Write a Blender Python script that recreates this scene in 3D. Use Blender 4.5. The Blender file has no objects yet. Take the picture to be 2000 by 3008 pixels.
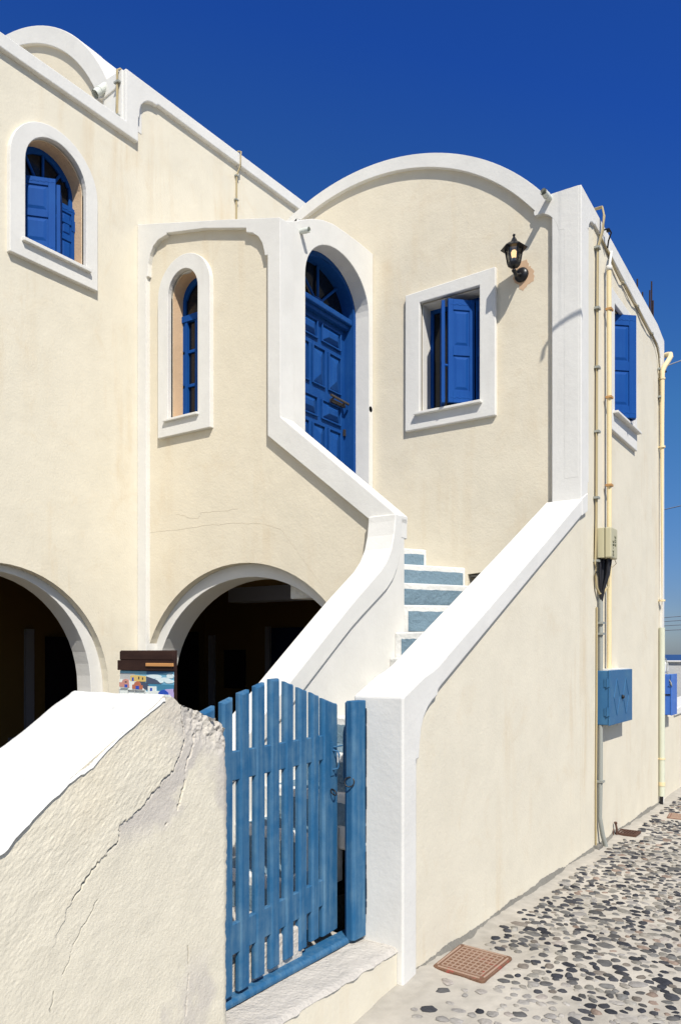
import bpy, bmesh, math, random
import numpy as np
from mathutils import Vector, Matrix
from mathutils.geometry import tessellate_polygon

S = bpy.context.scene
COL = S.collection
random.seed(7)

# ------------------------------------------------------------------ camera, sky, sun, exposure
TH = math.radians(34.4375)
cam = bpy.data.cameras.new('camera'); co = bpy.data.objects.new('camera', cam); COL.objects.link(co)
co.location = (0, 0, 1.62)
co.rotation_euler = (math.pi/2, 0, TH)
cam.sensor_fit = 'VERTICAL'; cam.sensor_height = 36; cam.sensor_width = 24
cam.lens = 36*2297/3008
cam.shift_y = (1918-1504)/3008
cam.clip_start = 0.05; cam.clip_end = 90000
S.camera = co

SUN = Vector((1.2, -1.0, 1.75)).normalized()
sl = bpy.data.lights.new('sun', 'SUN'); so = bpy.data.objects.new('sun', sl); COL.objects.link(so)
sl.energy = 4.75; sl.angle = math.radians(0.53); sl.color = (1.0, 0.955, 0.88)
so.rotation_euler = SUN.to_track_quat('Z', 'Y').to_euler(); so.location = (6, -5, 9)
W = bpy.data.worlds.new('World'); S.world = W; W.use_nodes = True
nt = W.node_tree; bg = nt.nodes['Background']
sky = nt.nodes.new('ShaderNodeTexSky'); sky.sky_type = 'NISHITA'; sky.sun_disc = False
sky.sun_elevation = math.asin(SUN.z); sky.sun_rotation = math.atan2(SUN.x, SUN.y)
sky.air_density = 1.0; sky.dust_density = 0.6; sky.ozone_density = 4.0; sky.altitude = 150
hs = nt.nodes.new('ShaderNodeHueSaturation'); hs.inputs['Saturation'].default_value = 1.1; hs.inputs['Hue'].default_value = 0.5
pol = nt.nodes.new('ShaderNodeMix'); pol.data_type = 'RGBA'; pol.blend_type = 'MULTIPLY'; pol.inputs[0].default_value = 1
# the sky is deepest blue a right angle away from the sun (polarised band)
gm_ = nt.nodes.new('ShaderNodeNewGeometry'); dt = nt.nodes.new('ShaderNodeVectorMath'); dt.operation = 'DOT_PRODUCT'; dt.inputs[1].default_value = SUN
nt.links.new(gm_.outputs['Incoming'], dt.inputs[0])
ab = nt.nodes.new('ShaderNodeMath'); ab.operation = 'ABSOLUTE'; nt.links.new(dt.outputs['Value'], ab.inputs[0])
cr_ = nt.nodes.new('ShaderNodeValToRGB'); el_ = cr_.color_ramp.elements
for p_, c_ in ((.286, (.24, .44, .60)), (.47, (.27, .33, .48))): e_ = el_.new(p_); e_.color = (*c_, 1)
el_[0].position = .04; el_[0].color = (.122, .33, .785, 1); el_[-1].position = 1; el_[-1].color = (.85, .82, .78, 1)
nt.links.new(ab.outputs[0], cr_.inputs[0]); nt.links.new(cr_.outputs[0], pol.inputs[7])
nt.links.new(sky.outputs[0], hs.inputs['Color']); nt.links.new(hs.outputs[0], pol.inputs[6]); nt.links.new(pol.outputs[2], bg.inputs[0])
bg.inputs[1].default_value = 0.15
S.view_settings.view_transform = 'Standard'; S.view_settings.look = 'None'
S.view_settings.exposure = 0.15; S.view_settings.gamma = 1
S.cycles.max_bounces = 8; S.cycles.diffuse_bounces = 3

# ------------------------------------------------------------------ key planes (metres)
XL = -5.476; YT = 4.806; XT = -3.85; YF = 6.151; XS = -1.93; YG = 4.613
PR = 0.042   # how far the white bands stand proud

# ------------------------------------------------------------------ mesh helper
class MB:
    def __init__(s): s.v = []; s.f = []; s.m = []; s.mi = 0; s.sm = []
    def add(s, vs, fs, smooth=False):
        n = len(s.v); s.v += [tuple(p) for p in vs]
        for f in fs: s.f.append([i+n for i in f]); s.m.append(s.mi); s.sm.append(smooth)
        return s
    def box(s, x0, x1, y0, y1, z0, z1):
        return s.obox((x0, y0, z0), (x1-x0, 0, 0), (0, y1-y0, 0), (0, 0, z1-z0))
    def obox(s, o, u, v, w):
        o, u, v, w = map(Vector, (o, u, v, w))
        P = [o, o+u, o+u+v, o+v]; P += [p+w for p in P]
        return s.add(P, [(0,3,2,1),(4,5,6,7),(0,1,5,4),(1,2,6,5),(2,3,7,6),(3,0,4,7)])
    def plate(s, ax, a, b, outer, holes=()):
        def W3(p, d):
            if ax == 'X': return (d, p[0], p[1])
            if ax == 'Y': return (p[0], d, p[1])
            return (p[0], p[1], d)
        loops = [list(outer)] + [list(h) for h in holes]
        if len(loops) == 1:
            n = len(outer)
            vs = [W3(p, a) for p in outer] + [W3(p, b) for p in outer]
            s.add(vs, [tuple(range(n)), tuple(reversed(range(n, 2*n)))] + [(i, (i+1) % n, (i+1) % n+n, i+n) for i in range(n)])
            return s
        flat = [p for l in loops for p in l]; n = len(flat)
        tri = tessellate_polygon([[Vector((p[0], p[1], 0)) for p in l] for l in loops])
        vs = [W3(p, a) for p in flat] + [W3(p, b) for p in flat]
        fs = [tuple(t) for t in tri] + [tuple(i+n for i in reversed(t)) for t in tri]
        k = 0
        for l in loops:
            m = len(l)
            fs += [(k+i, k+(i+1) % m, k+(i+1) % m+n, k+i+n) for i in range(m)]
            k += m
        return s.add(vs, fs)
    def tube(s, pts, r, n=10, cap=True):
        pts = [Vector(p) for p in pts]; R = r if isinstance(r, (list, tuple)) else [r]*len(pts)
        rings = []; up = None
        for i, p in enumerate(pts):
            d = (pts[min(i+1, len(pts)-1)]-pts[max(i-1, 0)]).normalized()
            if up is None: up = Vector((0, 0, 1)) if abs(d.z) < .9 else Vector((1, 0, 0))
            a = d.cross(up).normalized(); b = d.cross(a).normalized(); up = -b if False else up
            rings.append([p+(a*math.cos(t*2*math.pi/n)+b*math.sin(t*2*math.pi/n))*R[i] for t in range(n)])
        fs = []
        for i in range(len(pts)-1):
            for t in range(n): fs.append((i*n+t, i*n+(t+1) % n, (i+1)*n+(t+1) % n, (i+1)*n+t))
        s.add([q for r_ in rings for q in r_], fs, True)
        if cap:
            s.add(rings[0], [tuple(reversed(range(n)))]); s.add(rings[-1], [tuple(range(n))])
        return s
    def lathe(s, c, prof, n=16, axis='Z', rot=0, smooth=True):
        vs = []; k = len(prof)
        for (r, h) in prof:
            for t in range(n):
                a = rot+t*2*math.pi/n; p = (r*math.cos(a), r*math.sin(a))
                if axis == 'Z': vs.append((c[0]+p[0], c[1]+p[1], c[2]+h))
                elif axis == 'Y': vs.append((c[0]+p[0], c[1]+h, c[2]+p[1]))
                else: vs.append((c[0]+h, c[1]+p[0], c[2]+p[1]))
        fs = [(i*n+t, i*n+(t+1) % n, (i+1)*n+(t+1) % n, (i+1)*n+t) for i in range(k-1) for t in range(n)]
        fs += [tuple(reversed(range(n))), tuple(range((k-1)*n, k*n))]
        return s.add(vs, fs, smooth)
    def build(s, name, mat, parent=None, bevel=0, seg=2, recalc=True):
        me = bpy.data.meshes.new(name); me.from_pydata(s.v, [], s.f)
        mats = mat if isinstance(mat, (list, tuple)) else [mat]
        for m in mats: me.materials.append(m)
        me.polygons.foreach_set('material_index', s.m); me.polygons.foreach_set('use_smooth', s.sm)
        if recalc:
            b = bmesh.new(); b.from_mesh(me); bmesh.ops.recalc_face_normals(b, faces=b.faces); b.to_mesh(me); b.free()
        me.update()
        o = bpy.data.objects.new(name, me); COL.objects.link(o)
        if parent:
            o.parent = parent        # vertices are written in world metres, so undo the Empty's own place
            o.matrix_parent_inverse = Matrix.Translation(-parent.location)
        if bevel:
            bm = o.modifiers.new('edge', 'BEVEL'); bm.width = bevel; bm.segments = seg; bm.limit_method = 'ANGLE'; bm.angle_limit = math.radians(40)
            bm.harden_normals = False
        return o

def thing(name, loc, label, cat, group=None):
    o = bpy.data.objects.new(name, None); COL.objects.link(o); o.location = loc; o.empty_display_size = .1
    o['label'] = label; o['category'] = cat
    if group: o['group'] = group
    return o
def tag(o, label, cat, group=None):
    o['label'] = label; o['category'] = cat
    if group: o['group'] = group
    return o
def structure(o): o['kind'] = 'structure'; return o

def arc(cx, cz, rx, rz, a0, a1, n=20):
    return [(cx+rx*math.cos(math.radians(a0+(a1-a0)*i/n)), cz+rz*math.sin(math.radians(a0+(a1-a0)*i/n))) for i in range(n+1)]
def archloop(u0, u1, z0, zs, rz, n=20):
    """arched opening: bottom z0, springing zs, rise rz"""
    c = (u0+u1)/2; r = (u1-u0)/2
    return [(u0, z0), (u1, z0)] + arc(c, zs, r, rz, 0, 180, n)

# ------------------------------------------------------------------ materials
def mat(name, col, rough=.85, spec=.3, metal=0.0, emit=None, es=1, trans=0):
    m = bpy.data.materials.new(name); m.use_nodes = True
    b = m.node_tree.nodes['Principled BSDF']
    b.inputs['Base Color'].default_value = (*col, 1); b.inputs['Roughness'].default_value = rough
    b.inputs['Specular IOR Level'].default_value = spec*.7; b.inputs['Metallic'].default_value = metal
    if emit: b.inputs['Emission Color'].default_value = (*emit, 1); b.inputs['Emission Strength'].default_value = es
    if trans: b.inputs['Transmission Weight'].default_value = trans
    return m
def N(m, t, **kw):
    n = m.node_tree.nodes.new(t)
    for k, v in kw.items(): setattr(n, k, v)
    return n
def L(m, a, b): m.node_tree.links.new(a, b)
def noise(m, vec, scale, detail=4, rough=.6, dist=0):
    n = N(m, 'ShaderNodeTexNoise'); n.inputs['Scale'].default_value = scale; n.inputs['Detail'].default_value = detail
    n.inputs['Roughness'].default_value = rough; n.inputs['Distortion'].default_value = dist
    L(m, vec, n.inputs['Vector']); return n.outputs['Fac']
def mapping(m, vec, sc=(1,1,1), loc=(0,0,0), rot=(0,0,0)):
    n = N(m, 'ShaderNodeMapping'); n.inputs['Scale'].default_value = sc; n.inputs['Location'].default_value = loc; n.inputs['Rotation'].default_value = rot
    L(m, vec, n.inputs['Vector']); return n.outputs[0]
def ramp(m, fac, stops):
    n = N(m, 'ShaderNodeValToRGB'); e = n.color_ramp.elements
    while len(e) < len(stops): e.new(.5)
    for i, (p, c) in enumerate(stops): e[i].position = p; e[i].color = (*c, 1) if len(c) == 3 else c
    L(m, fac, n.inputs['Fac']); return n.outputs['Color']
def mixc(m, fac, a, b, mode='MIX'):
    n = N(m, 'ShaderNodeMix', data_type='RGBA', blend_type=mode)
    for s_, v in ((n.inputs['Factor'], fac), (n.inputs['A'], a), (n.inputs['B'], b)):
        pass
    fi, ai, bi = n.inputs[0], n.inputs[6], n.inputs[7]
    for s_, v in ((fi, fac), (ai, a), (bi, b)):
        if hasattr(v, 'is_linked'): L(m, v, s_)
        elif isinstance(v, (int, float)): s_.default_value = v
        else: s_.default_value = (*v, 1)
    return n.outputs[2]
def bump(m, h, strength, dist=.01):
    n = N(m, 'ShaderNodeBump'); n.inputs['Strength'].default_value = strength; n.inputs['Distance'].default_value = dist
    L(m, h, n.inputs['Height']); return n.outputs[0]
def g3(v): return (v, v, v)
def mul(c, k): return tuple(min(1, x*k) for x in c)

def plaster(name, col, stain=(.58, .44, .26), amount=.25, bs=.35, fine=55, soft=True):
    m = mat(name, col, .9, .15); b = m.node_tree.nodes['Principled BSDF']
    tc = N(m, 'ShaderNodeTexCoord').outputs['Object']
    big = noise(m, tc, .9, 5, .62, .4)
    f1 = ramp(m, big, [(.42, g3(0)), (.75, g3(1))])
    c = mixc(m, 0.0, col, col)
    v1 = ramp(m, noise(m, tc, 3.3, 4, .6), [(.3, mul(col, .955)), (.7, mul(col, 1.03))])
    st = noise(m, mapping(m, tc, (5, 5, .55)), 1.0, 6, .65)      # rain streaks, long in z
    sf = ramp(m, st, [(.52, g3(0)), (.80, g3(1))])
    n = N(m, 'ShaderNodeMath', operation='MULTIPLY'); L(m, f1, n.inputs[0]); L(m, sf, n.inputs[1])
    n2 = N(m, 'ShaderNodeMath', operation='MULTIPLY'); L(m, n.outputs[0], n2.inputs[0]); n2.inputs[1].default_value = amount*2.2
    c = mixc(m, n2.outputs[0], v1, stain)
    blot = ramp(m, noise(m, tc, 3.6, 7, .72, .8), [(.55, g3(0)), (.78, g3(1))])
    n3 = N(m, 'ShaderNodeMath', operation='MULTIPLY'); L(m, blot, n3.inputs[0]); n3.inputs[1].default_value = amount*.55
    c = mixc(m, n3.outputs[0], c, stain)
    L(m, c, b.inputs['Base Color'])
    h1 = noise(m, tc, fine, 5, .6); h2 = noise(m, tc, 8, 3, .5)
    a = N(m, 'ShaderNodeMath', operation='MULTIPLY_ADD'); L(m, h2, a.inputs[0]); a.inputs[1].default_value = 1.6; L(m, h1, a.inputs[2])
    L(m, bump(m, a.outputs[0], bs, .012), b.inputs['Normal'])
    return m

CREAM = (.712, .655, .524)
M_cream = plaster('cream_plaster', CREAM, amount=.50, bs=.17)
M_creamF = plaster('cream_plaster_weathered', (.705, .638, .500), amount=.50, bs=.18)
M_white = plaster('white_plaster', (.705, .688, .64), stain=(.50, .47, .41), amount=.26, bs=.14, fine=40)
M_whitew = plaster('whitewash_rough', (.655, .65, .62), stain=(.6, .58, .52), amount=.2, bs=.5, fine=32)
M_tan = plaster('bare_tan_render', (.64, .455, .29), stain=(.45, .30, .17), amount=.4, bs=.3, fine=60)
M_step = plaster('grey_blue_step_paint', (.160, .236, .292), stain=(.24, .31, .36), amount=.6, bs=1.0, fine=34)
M_cement = plaster('cement', (.20, .19, .17), stain=(.12, .11, .10), amount=.6, bs=.9, fine=45)
M_thr = plaster('worn_threshold', (.56, .52, .46), stain=(.33, .31, .29), amount=.9, bs=1.0, fine=50)
M_ochre = mat('shaded_ochre_interior', (.13, .085, .030), .95, .05)  # yellow ochre darkened so the arcade's shade sits in the colour
M_black = mat('hollow_shade_black', (.006, .006, .007), .95, .02)  # near-black that puts the shade of holes and hollows into colour
M_dimshut = mat('dim_shutter', (.012, .010, .016), .8, .1)  # dimness of the room is part of this near-black
M_dimwhite = mat('shaded_white_interior', (.22, .23, .28), .9, .1)  # white woodwork with the room's shade mixed into the colour
M_dimblue = mat('interior_blue_door', (.01, .015, .06), .7, .1)  # blue taken down to the dimness of the arcade

def paint(name, col, worn, amt=.5, rough=.45, grain=(40, 40, 2.0)):
    m = mat(name, col, rough, .14); b = m.node_tree.nodes['Principled BSDF']
    tc = N(m, 'ShaderNodeTexCoord').outputs['Object']
    g = noise(m, mapping(m, tc, grain), 1, 6, .65)
    k = noise(m, tc, 6, 5, .7)
    mm = N(m, 'ShaderNodeMath', operation='MULTIPLY'); L(m, g, mm.inputs[0]); L(m, k, mm.inputs[1])
    f = ramp(m, mm.outputs[0], [(.18, g3(0)), (.42, g3(1))])
    n3 = N(m, 'ShaderNodeMath', operation='MULTIPLY'); L(m, f, n3.inputs[0]); n3.inputs[1].default_value = amt
    c = mixc(m, n3.outputs[0], col, worn)
    L(m, c, b.inputs['Base Color'])
    L(m, bump(m, g, .35, .003), b.inputs['Normal'])
    return m
M_gate = paint('gate_blue_paint', (.022, .104, .222), (.11, .21, .30), .8, .55)
M_blue = paint('shutter_blue_paint', (.006, .060, .255), (.012, .085, .30), .5, .6)
M_door = paint('door_blue_paint', (.006, .054, .215), (.018, .085, .26), .6, .6)
M_box = paint('meter_box_blue', (.038, .126, .258), (.06, .16, .27), .6, .5, (6, 6, 6))
M_box2 = paint('meter_box_deep_blue', (.05, .14, .46), (.08, .2, .5), .6, .5, (6, 6, 6))
M_glass = mat('dark_window_glass', (.006, .008, .012), .12, .5)
M_iron = mat('black_iron', (.012, .012, .014), .35, .5)
M_pipe = paint('cream_painted_pipe', (.76, .63, .38), (.70, .58, .36), .6, .5, (3, 3, 3))
M_pipeg = paint('pale_green_pipe', (.60, .61, .48), (.55, .57, .45), .6, .5, (3, 3, 3))
M_cable = mat('beige_cable', (.42, .34, .19), .6, .3)
M_cabled = mat('grey_conduit', (.30, .31, .28), .5, .3)
M_cableblk = mat('black_cable', (.02, .02, .025), .6, .3)
M_gbox = mat('beige_box_plastic', (.50, .46, .30), .5, .3)
M_bronze = mat('dull_bronze', (.10, .085, .07), .4, .5, .6)
M_rust = plaster('rusty_cast_iron', (.175, .098, .062), stain=(.28, .18, .13), amount=.8, bs=.6, fine=80)
M_grate = mat('dark_rust', (.10, .055, .040), .8, .2)
M_spout = plaster('weathered_white_pipe', (.62, .64, .58), stain=(.30, .32, .22), amount=.8, bs=.2)

# ------------------------------------------------------------------ HOUSE
house = thing('house', (-3.7, 6.1, 0), 'cream plastered house with white bands, vaulted gables and blue shuttered windows', 'house')

def part(name, m, fn, par=None, bevel=0, **kw):
    b = MB(); fn(b); return b.build(name, m, par or house, bevel, **kw)

# --- left wall (plane X = XL)
w1 = archloop(3.617, 4.185, 4.827, 5.447, .282)
larch = archloop(3.4-.92-.5, 4.32, .3, 1.32, .935)
larch = [(2.48, .3), (4.32, .3)] + arc(3.40, 1.32, .92, .93, 0, 180, 28)
ring_l = [(2.35, .3), (4.45, .3)] + arc(3.40, 1.28, 1.05, 1.025, 0, 180, 32)
part('wall', M_cream, lambda b: b.plate('X', XL, XL-.26,
     [(-1.5, 0), (5.11, 0), (5.11, 2.33), (9.0, 2.33), (9.0, 6.81), (4.625, 6.735), (4.625, 6.28), (-1.5, 6.28)], [w1, ring_l]))
part('arch_ring', M_white, lambda b: b.plate('X', XL-.075, XL-.262, ring_l, [larch]), bevel=.006)
# roof edge band of both roof heights
lb = [(-1.5, 6.197), (4.74, 6.197), (4.742, 6.42), (4.757, 6.425), (4.757, 6.487), (4.770, 6.54), (4.806, 6.592), (4.85, 6.628), (4.90, 6.645), (4.965, 6.652),
      (4.97, 6.668), (9.02, 6.735), (9.02, 6.87), (4.60, 6.772), (4.60, 6.312), (-1.5, 6.312)]
lb = [(y, z-.016) for y, z in lb]
part('roof_band', M_white, lambda b: b.plate('X', XL+PR, XL-.275, lb), bevel=.008)
# --- upper gable with barrel vault (plane Y = YG)
go = [(x, z) for x, z in arc(-7.5, 5.80, 2.06, 2.06, 28, 152, 40)]
gable = [(-5.50, 6.0), (-5.50, 6.745), (-5.672, 6.745)] + [p for p in arc(-7.5, 5.80, 2.045, 2.045, 27.6, 152, 40)] + [(-9.5, 6.745), (-9.5, 6.0)]
part('wall', M_creamF, lambda b: b.plate('Y', YG+.01, YG+.2, gable))
gb = [(XL+.004, 6.30), (XL+.004, 6.757), (-5.670, 6.757)] + arc(-7.5, 5.80, 2.06, 2.06, 27.7, 152, 44) + [(-9.4, 6.6)] + \
     arc(-7.5, 5.80, 1.90, 1.90, 152, 25.5, 44) + [(-5.72, 6.60), (-5.545, 6.625), (-5.545, 6.30)]
part('gable_band', M_white, lambda b: b.plate('Y', YG-.025, YG+.2, gb), bevel=.006)
vo = arc(-7.5, 5.80, 2.055, 2.055, 27, 153, 40)
part('vault_roof', M_white, lambda b: b.plate('Y', YG+.19, 9.0, vo + [(-9.3, 6.3), (-5.7, 6.3)]))
part('roof', M_cream, lambda b: b.box(-9.5, XL-.25, -1.5, YG+.02, 6.05, 6.15).box(-9.5, XL-.2, YG+.2, 9.0, 6.3, 6.6))

# --- stair tower front (plane Y = YT)
tarch = [(-5.36, .3), (-3.2, .3)] + arc(-4.28, 1.30, 1.08, .945, 0, 180, 32)
tring = [(-5.450, .3), (-3.13, .3)] + arc(-4.29, 1.30, 1.16, 1.055, 0, 180, 36)
tw = archloop(-5.107+.02, -4.728, 3.652, 4.722, .192)
tf = [(XL, 0), (-2.99, 0), (-2.99, 2.575), (-3.9, 3.37), (-3.862, 3.4), (-3.862, 4.99), (XL, 5.44)]
part('wall', M_creamF, lambda b: b.plate('Y', YT, YT+.2, tf, [tring, tw]))
part('wall', M_cream, lambda b: b.plate('Y', YT+.202, YT+.305, [(XL-.1, 0), (-2.99, 0), (-2.99, 2.3), (XL-.1, 2.3)], [tring]))
part('arch_ring', M_white, lambda b: b.plate('Y', YT+.075, YT+.31, tring, [tarch]), bevel=.006)
tb = [(XL+.001, 0.3), (-5.36, .3), (-5.36, 4.985), (-5.338, 4.99), (-5.335, 5.10), (-5.315, 5.17), (-5.275, 5.235), (-5.21, 5.275), (-5.13, 5.285), (-5.105, 5.289), (-5.103, 5.302),
      (-4.65, 5.205), (-4.188, 5.065), (-4.186, 5.030), (-4.12, 5.005), (-4.06, 4.955), (-4.02, 4.89), (-3.995, 4.80), (-3.993, 4.775), (-3.963, 4.770),
      (-3.963, 3.335), (-3.018, 2.583), (-3.012, 2.55), (-2.80, 2.55), (-2.80, 2.603), (-3.835, 3.462), (-3.838, 5.040), (-4.4, 5.20), (XL+.001, 5.492)]
tbl = tb[1:]
tb = [(x, z-.022*min(1, max(0, (z-4.6)/.4))) for x, z in tb]
part('wall_band', M_white, lambda b: b.plate('Y', YT-PR, YT+.135, tb), bevel=.004)
# narrow window
nwo = archloop(-5.223+.01, -4.585, 3.506, 4.722, .315)
# --- door face (plane X = XT), gable shaped
dg = [(4.86, 2.6), (YF-.002, 2.4), (YF-.002, 5.315), (5.93, 5.322), (5.70, 5.318), (5.508, 5.306), (5.355, 5.272), (5.207, 5.215), (5.082, 5.150), (4.97, 5.086), (4.85, 5.035), (4.812, 5.035), (4.812, 3.43), (4.86, 3.40)]
dop = [(5.109, 2.9), (6.078, 2.9)] + [(5.5935+.4845*math.cos(a), 4.72+.39*math.sin(a)) for a in [math.pi*i/24 for i in range(25)]]
part('door_wall', M_white, lambda b: b.plate('X', XT, XT-.17, dg, [dop]), bevel=.006)
part('tower_roof', M_white, lambda b: b.plate('X', XT-.02, XL+.002, [(5.02, 5.14), (YF+.02, 5.20), (YF+.02, 5.29), (5.6, 5.28), (5.2, 5.18), (4.95, 5.06), (4.815, 5.02), (4.815, 4.90), (5.0, 4.95)]))
# --- main block front (plane Y = YF)
fo = arc(-3.92, 3.90, 2.19, 2.19, 39.6, 134.8, 44)
fwin = [(-3.345, 3.752), (-2.772, 3.752), (-2.772, 4.728), (-3.345, 4.728)]
fhole = [(-2.895, 1.6), (-2.30, 1.6), (-2.30, 2.318), (-2.42, 2.312), (-2.55, 2.322), (-2.66, 2.300), (-2.78, 2.305), (-2.895, 2.296)]
fpoly = [(XL, 2.37), (-3.4, 2.37), (-3.4, 0), (XS-.201, 0), (XS-.201, 5.27), (-2.235, 5.27)] + fo + [(XL, 5.45)]
fpoly = [p for p in fpoly if p[0] >= XL-.001]
part('wall', M_creamF, lambda b: b.plate('Y', YF, YF+.004, [(XS-.199, 2.6), (XS-.0005, 2.7), (XS-.0005, 5.26), (XS-.199, 5.26)]))
part('wall', M_creamF, lambda b: b.plate('Y', YF, YF+.2, fpoly, [fwin, fhole]))
fbo = arc(-3.92, 3.94, 2.215, 2.215, 38.9, 134.4, 48)
fbi = arc(-3.92, 3.985, 2.055, 2.055, 134.4, 37.2, 48)
fb = [(XS+.001, 3.0), (XS+.001, 5.322), (-2.200, 5.326)] + fbo + fbi + [(-2.296, 5.225), (-2.288, 5.186), (-2.22, 5.186), (-2.165, 5.150), (-2.125, 5.10), (-2.10, 5.04), (-2.09, 4.995), (-2.046, 4.990), (-2.043, 3.0)]
fb = [(x, z-.034*min(1, max(0, (z-4.8)/.5))) for x, z in fb]
part('wall_band', M_white, lambda b: b.plate('Y', YF-PR, YF+.215, fb), bevel=.004)
vo2 = arc(-3.92, 3.90, 2.19, 2.19, 38, 136, 40)
part('vault_roof', M_white, lambda b: b.plate('Y', YF+.18, 8.97, vo2 + [(-5.5, 5.2), (-2.1, 5.2)]))
part('cement_lintel', M_cement, lambda b: b.box(-2.90, -2.28, YF+.03, YF+.19, 2.272, 2.290))
part('back_wall', M_black, lambda b: b.box(-2.98, -2.2, YF+.19, YF+.9, 2.33, 2.36).box(-2.98, -2.2, YF+.9, YF+.93, 1.5, 2.36).box(-3.0, -2.96, YF+.19, YF+.93, 1.5, 2.36).box(-2.25, -2.2, YF+.19, YF+.93, 1.5, 2.36))  # black box behind the opening, its darkness put into the colour
# --- street side (plane X = XS)
swin = [(7.03, 3.735), (7.69, 3.735), (7.69, 4.69), (7.03, 4.69)]
sp = [(YF+.2, -.12), (8.985, -.12), (8.985, 5.03), (8.68, 5.10), (YF+.2, 5.29)]
part('wall', M_cream, lambda b: b.plate('X', XS, XS-.2, [(YF, -.12), (8.985, -.12), (8.985, 4.97), (8.68, 5.05), (YF, 5.265)], [swin]))
sb = [(YF-PR+.001, 2.80), (6.277, 2.80), (6.277, 5.05), (6.30, 5.052), (6.31, 5.09), (6.35, 5.135), (6.40, 5.155), (6.46, 5.160), (6.47, 5.175), (7.377, 5.065), (8.60, 4.925), (8.70, 4.915), (8.77, 4.88), (8.83, 4.80), (8.86, 4.70), (8.865, 4.60),
      (8.895, 4.597), (8.895, -.1), (9.0, -.1), (9.0, 5.045), (8.69, 5.122), (7.5, 5.215), (YF-PR+.001, 5.322)]
part('wall_band', M_white, lambda b: b.plate('X', XS+.022, XS-.215, [(y, z-.034*min(1, max(0, (z-4.4)/.5))) for y, z in sb]), bevel=.007)
part('back_wall', M_cream, lambda b: b.box(-5.4, XS-.01, 8.80, 8.97, 0, 5.0))
part('floor', M_black, lambda b: b.box(-5.2, -2.2, YF+.21, 8.79, 2.7, 2.8))

# --- windows
def surround(name, ax, plane, out, outer, inner, depth, m=M_white, bev=.007):
    b = MB(); b.plate(ax, plane+out, plane-(.02 if out > 0 else -.02), outer, [inner]); return b.build(name, m, house, bev)

def inset(loop, d):
    """shrink a loop toward its centroid by roughly d"""
    cx = sum(p[0] for p in loop)/len(loop); cz = sum(p[1] for p in loop)/len(loop)
    out = []
    for x, z in loop:
        out.append((x-math.copysign(min(d, abs(x-cx)), x-cx) if abs(x-cx) > .03 else x, z-math.copysign(min(d, abs(z-cz)), z-cz) if abs(z-cz) > .03 else z))
    return out

def leaf(par, P0, P1, z0, z1, th=.03, m=M_blue, rows=2, name='shutter', split=None):
    """panelled shutter leaf standing on the line P0-P1"""
    P0 = Vector((*P0, 0)); P1 = Vector((*P1, 0)); u = (P1-P0); w = u.length; u.normalize(); n = Vector((-u.y, u.x, 0)); Z = Vector((0, 0, 1))
    b = MB()
    def bx(a0, a1, c0, c1, t): b.obox(P0+u*a0+Z*c0-n*t/2, u*(a1-a0), n*t, Z*(c1-c0))
    st = w*.19
    bx(st*.8, w-st*.8, z0+.02, z1-.02, th*.35)
    bx(0, st, z0, z1, th); bx(w-st, w, z0, z1, th)
    H = z1-z0; rl = [z0, z0+.11*H, 0, 0, z1-.10*H, z1]
    mid = [z0+H*k/rows for k in range(1, rows)]
    bx(st, w-st, z0, z0+.115*H, th*.96); bx(st, w-st, z1-.105*H, z1, th*.96)
    for q in mid: bx(st, w-st, q-.045*H, q+.045*H, th*.96)
    edges = [z0+.115*H] + [e for q in mid for e in (q-.045*H, q+.045*H)] + [z1-.105*H]
    for k in range(rows):
        a, c = edges[2*k], edges[2*k+1]; g = .012; g2 = min(.035, (w-2*st)*.22)
        for sg in (1, -1):
            o0 = [P0+u*(st+g)+Z*(a+g), P0+u*(w-st-g)+Z*(a+g), P0+u*(w-st-g)+Z*(c-g), P0+u*(st+g)+Z*(c-g)]
            o1 = [P0+u*(st+g2)+Z*(a+g2), P0+u*(w-st-g2)+Z*(a+g2), P0+u*(w-st-g2)+Z*(c-g2), P0+u*(st+g2)+Z*(c-g2)]
            b.add([p+n*sg*th*.17 for p in o0]+[p+n*sg*th*.42 for p in o1], [(4,5,6,7),(0,1,5,4),(1,2,6,5),(2,3,7,6),(3,0,4,7)])
    # scalloped carved strips on the top and bottom rails
    for zc in (z0+.05*H, z1-.05*H):
        k = 0; x = st*.4
        while x < w-st*.5:
            for sg in (1, -1): b.obox(P0+u*x+Z*(zc-.005*(1+k % 2))+n*sg*th*.48-n*.002, u*.028, n*.004, Z*(.010+.004*(k % 3)))
            x += .024; k += 1
    return b.build(name, m, par, .0025, 1)

def glazed(ax, plane, d, loop, par, t=.035, m=M_blue, spokes=None, grid=None, dirn=-1, fw=.05):
    """frame + glass behind an opening; plane = face of frame"""
    o = MB().plate(ax, plane, plane+dirn*t, loop, [inset(loop, fw)]).build('frame', m, par, .003, 1)
    MB().plate(ax, plane+dirn*t*.5, plane+dirn*(t*.5+.006), inset(loop, fw*.6)).build('pane', M_glass, par)
    return o

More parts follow.
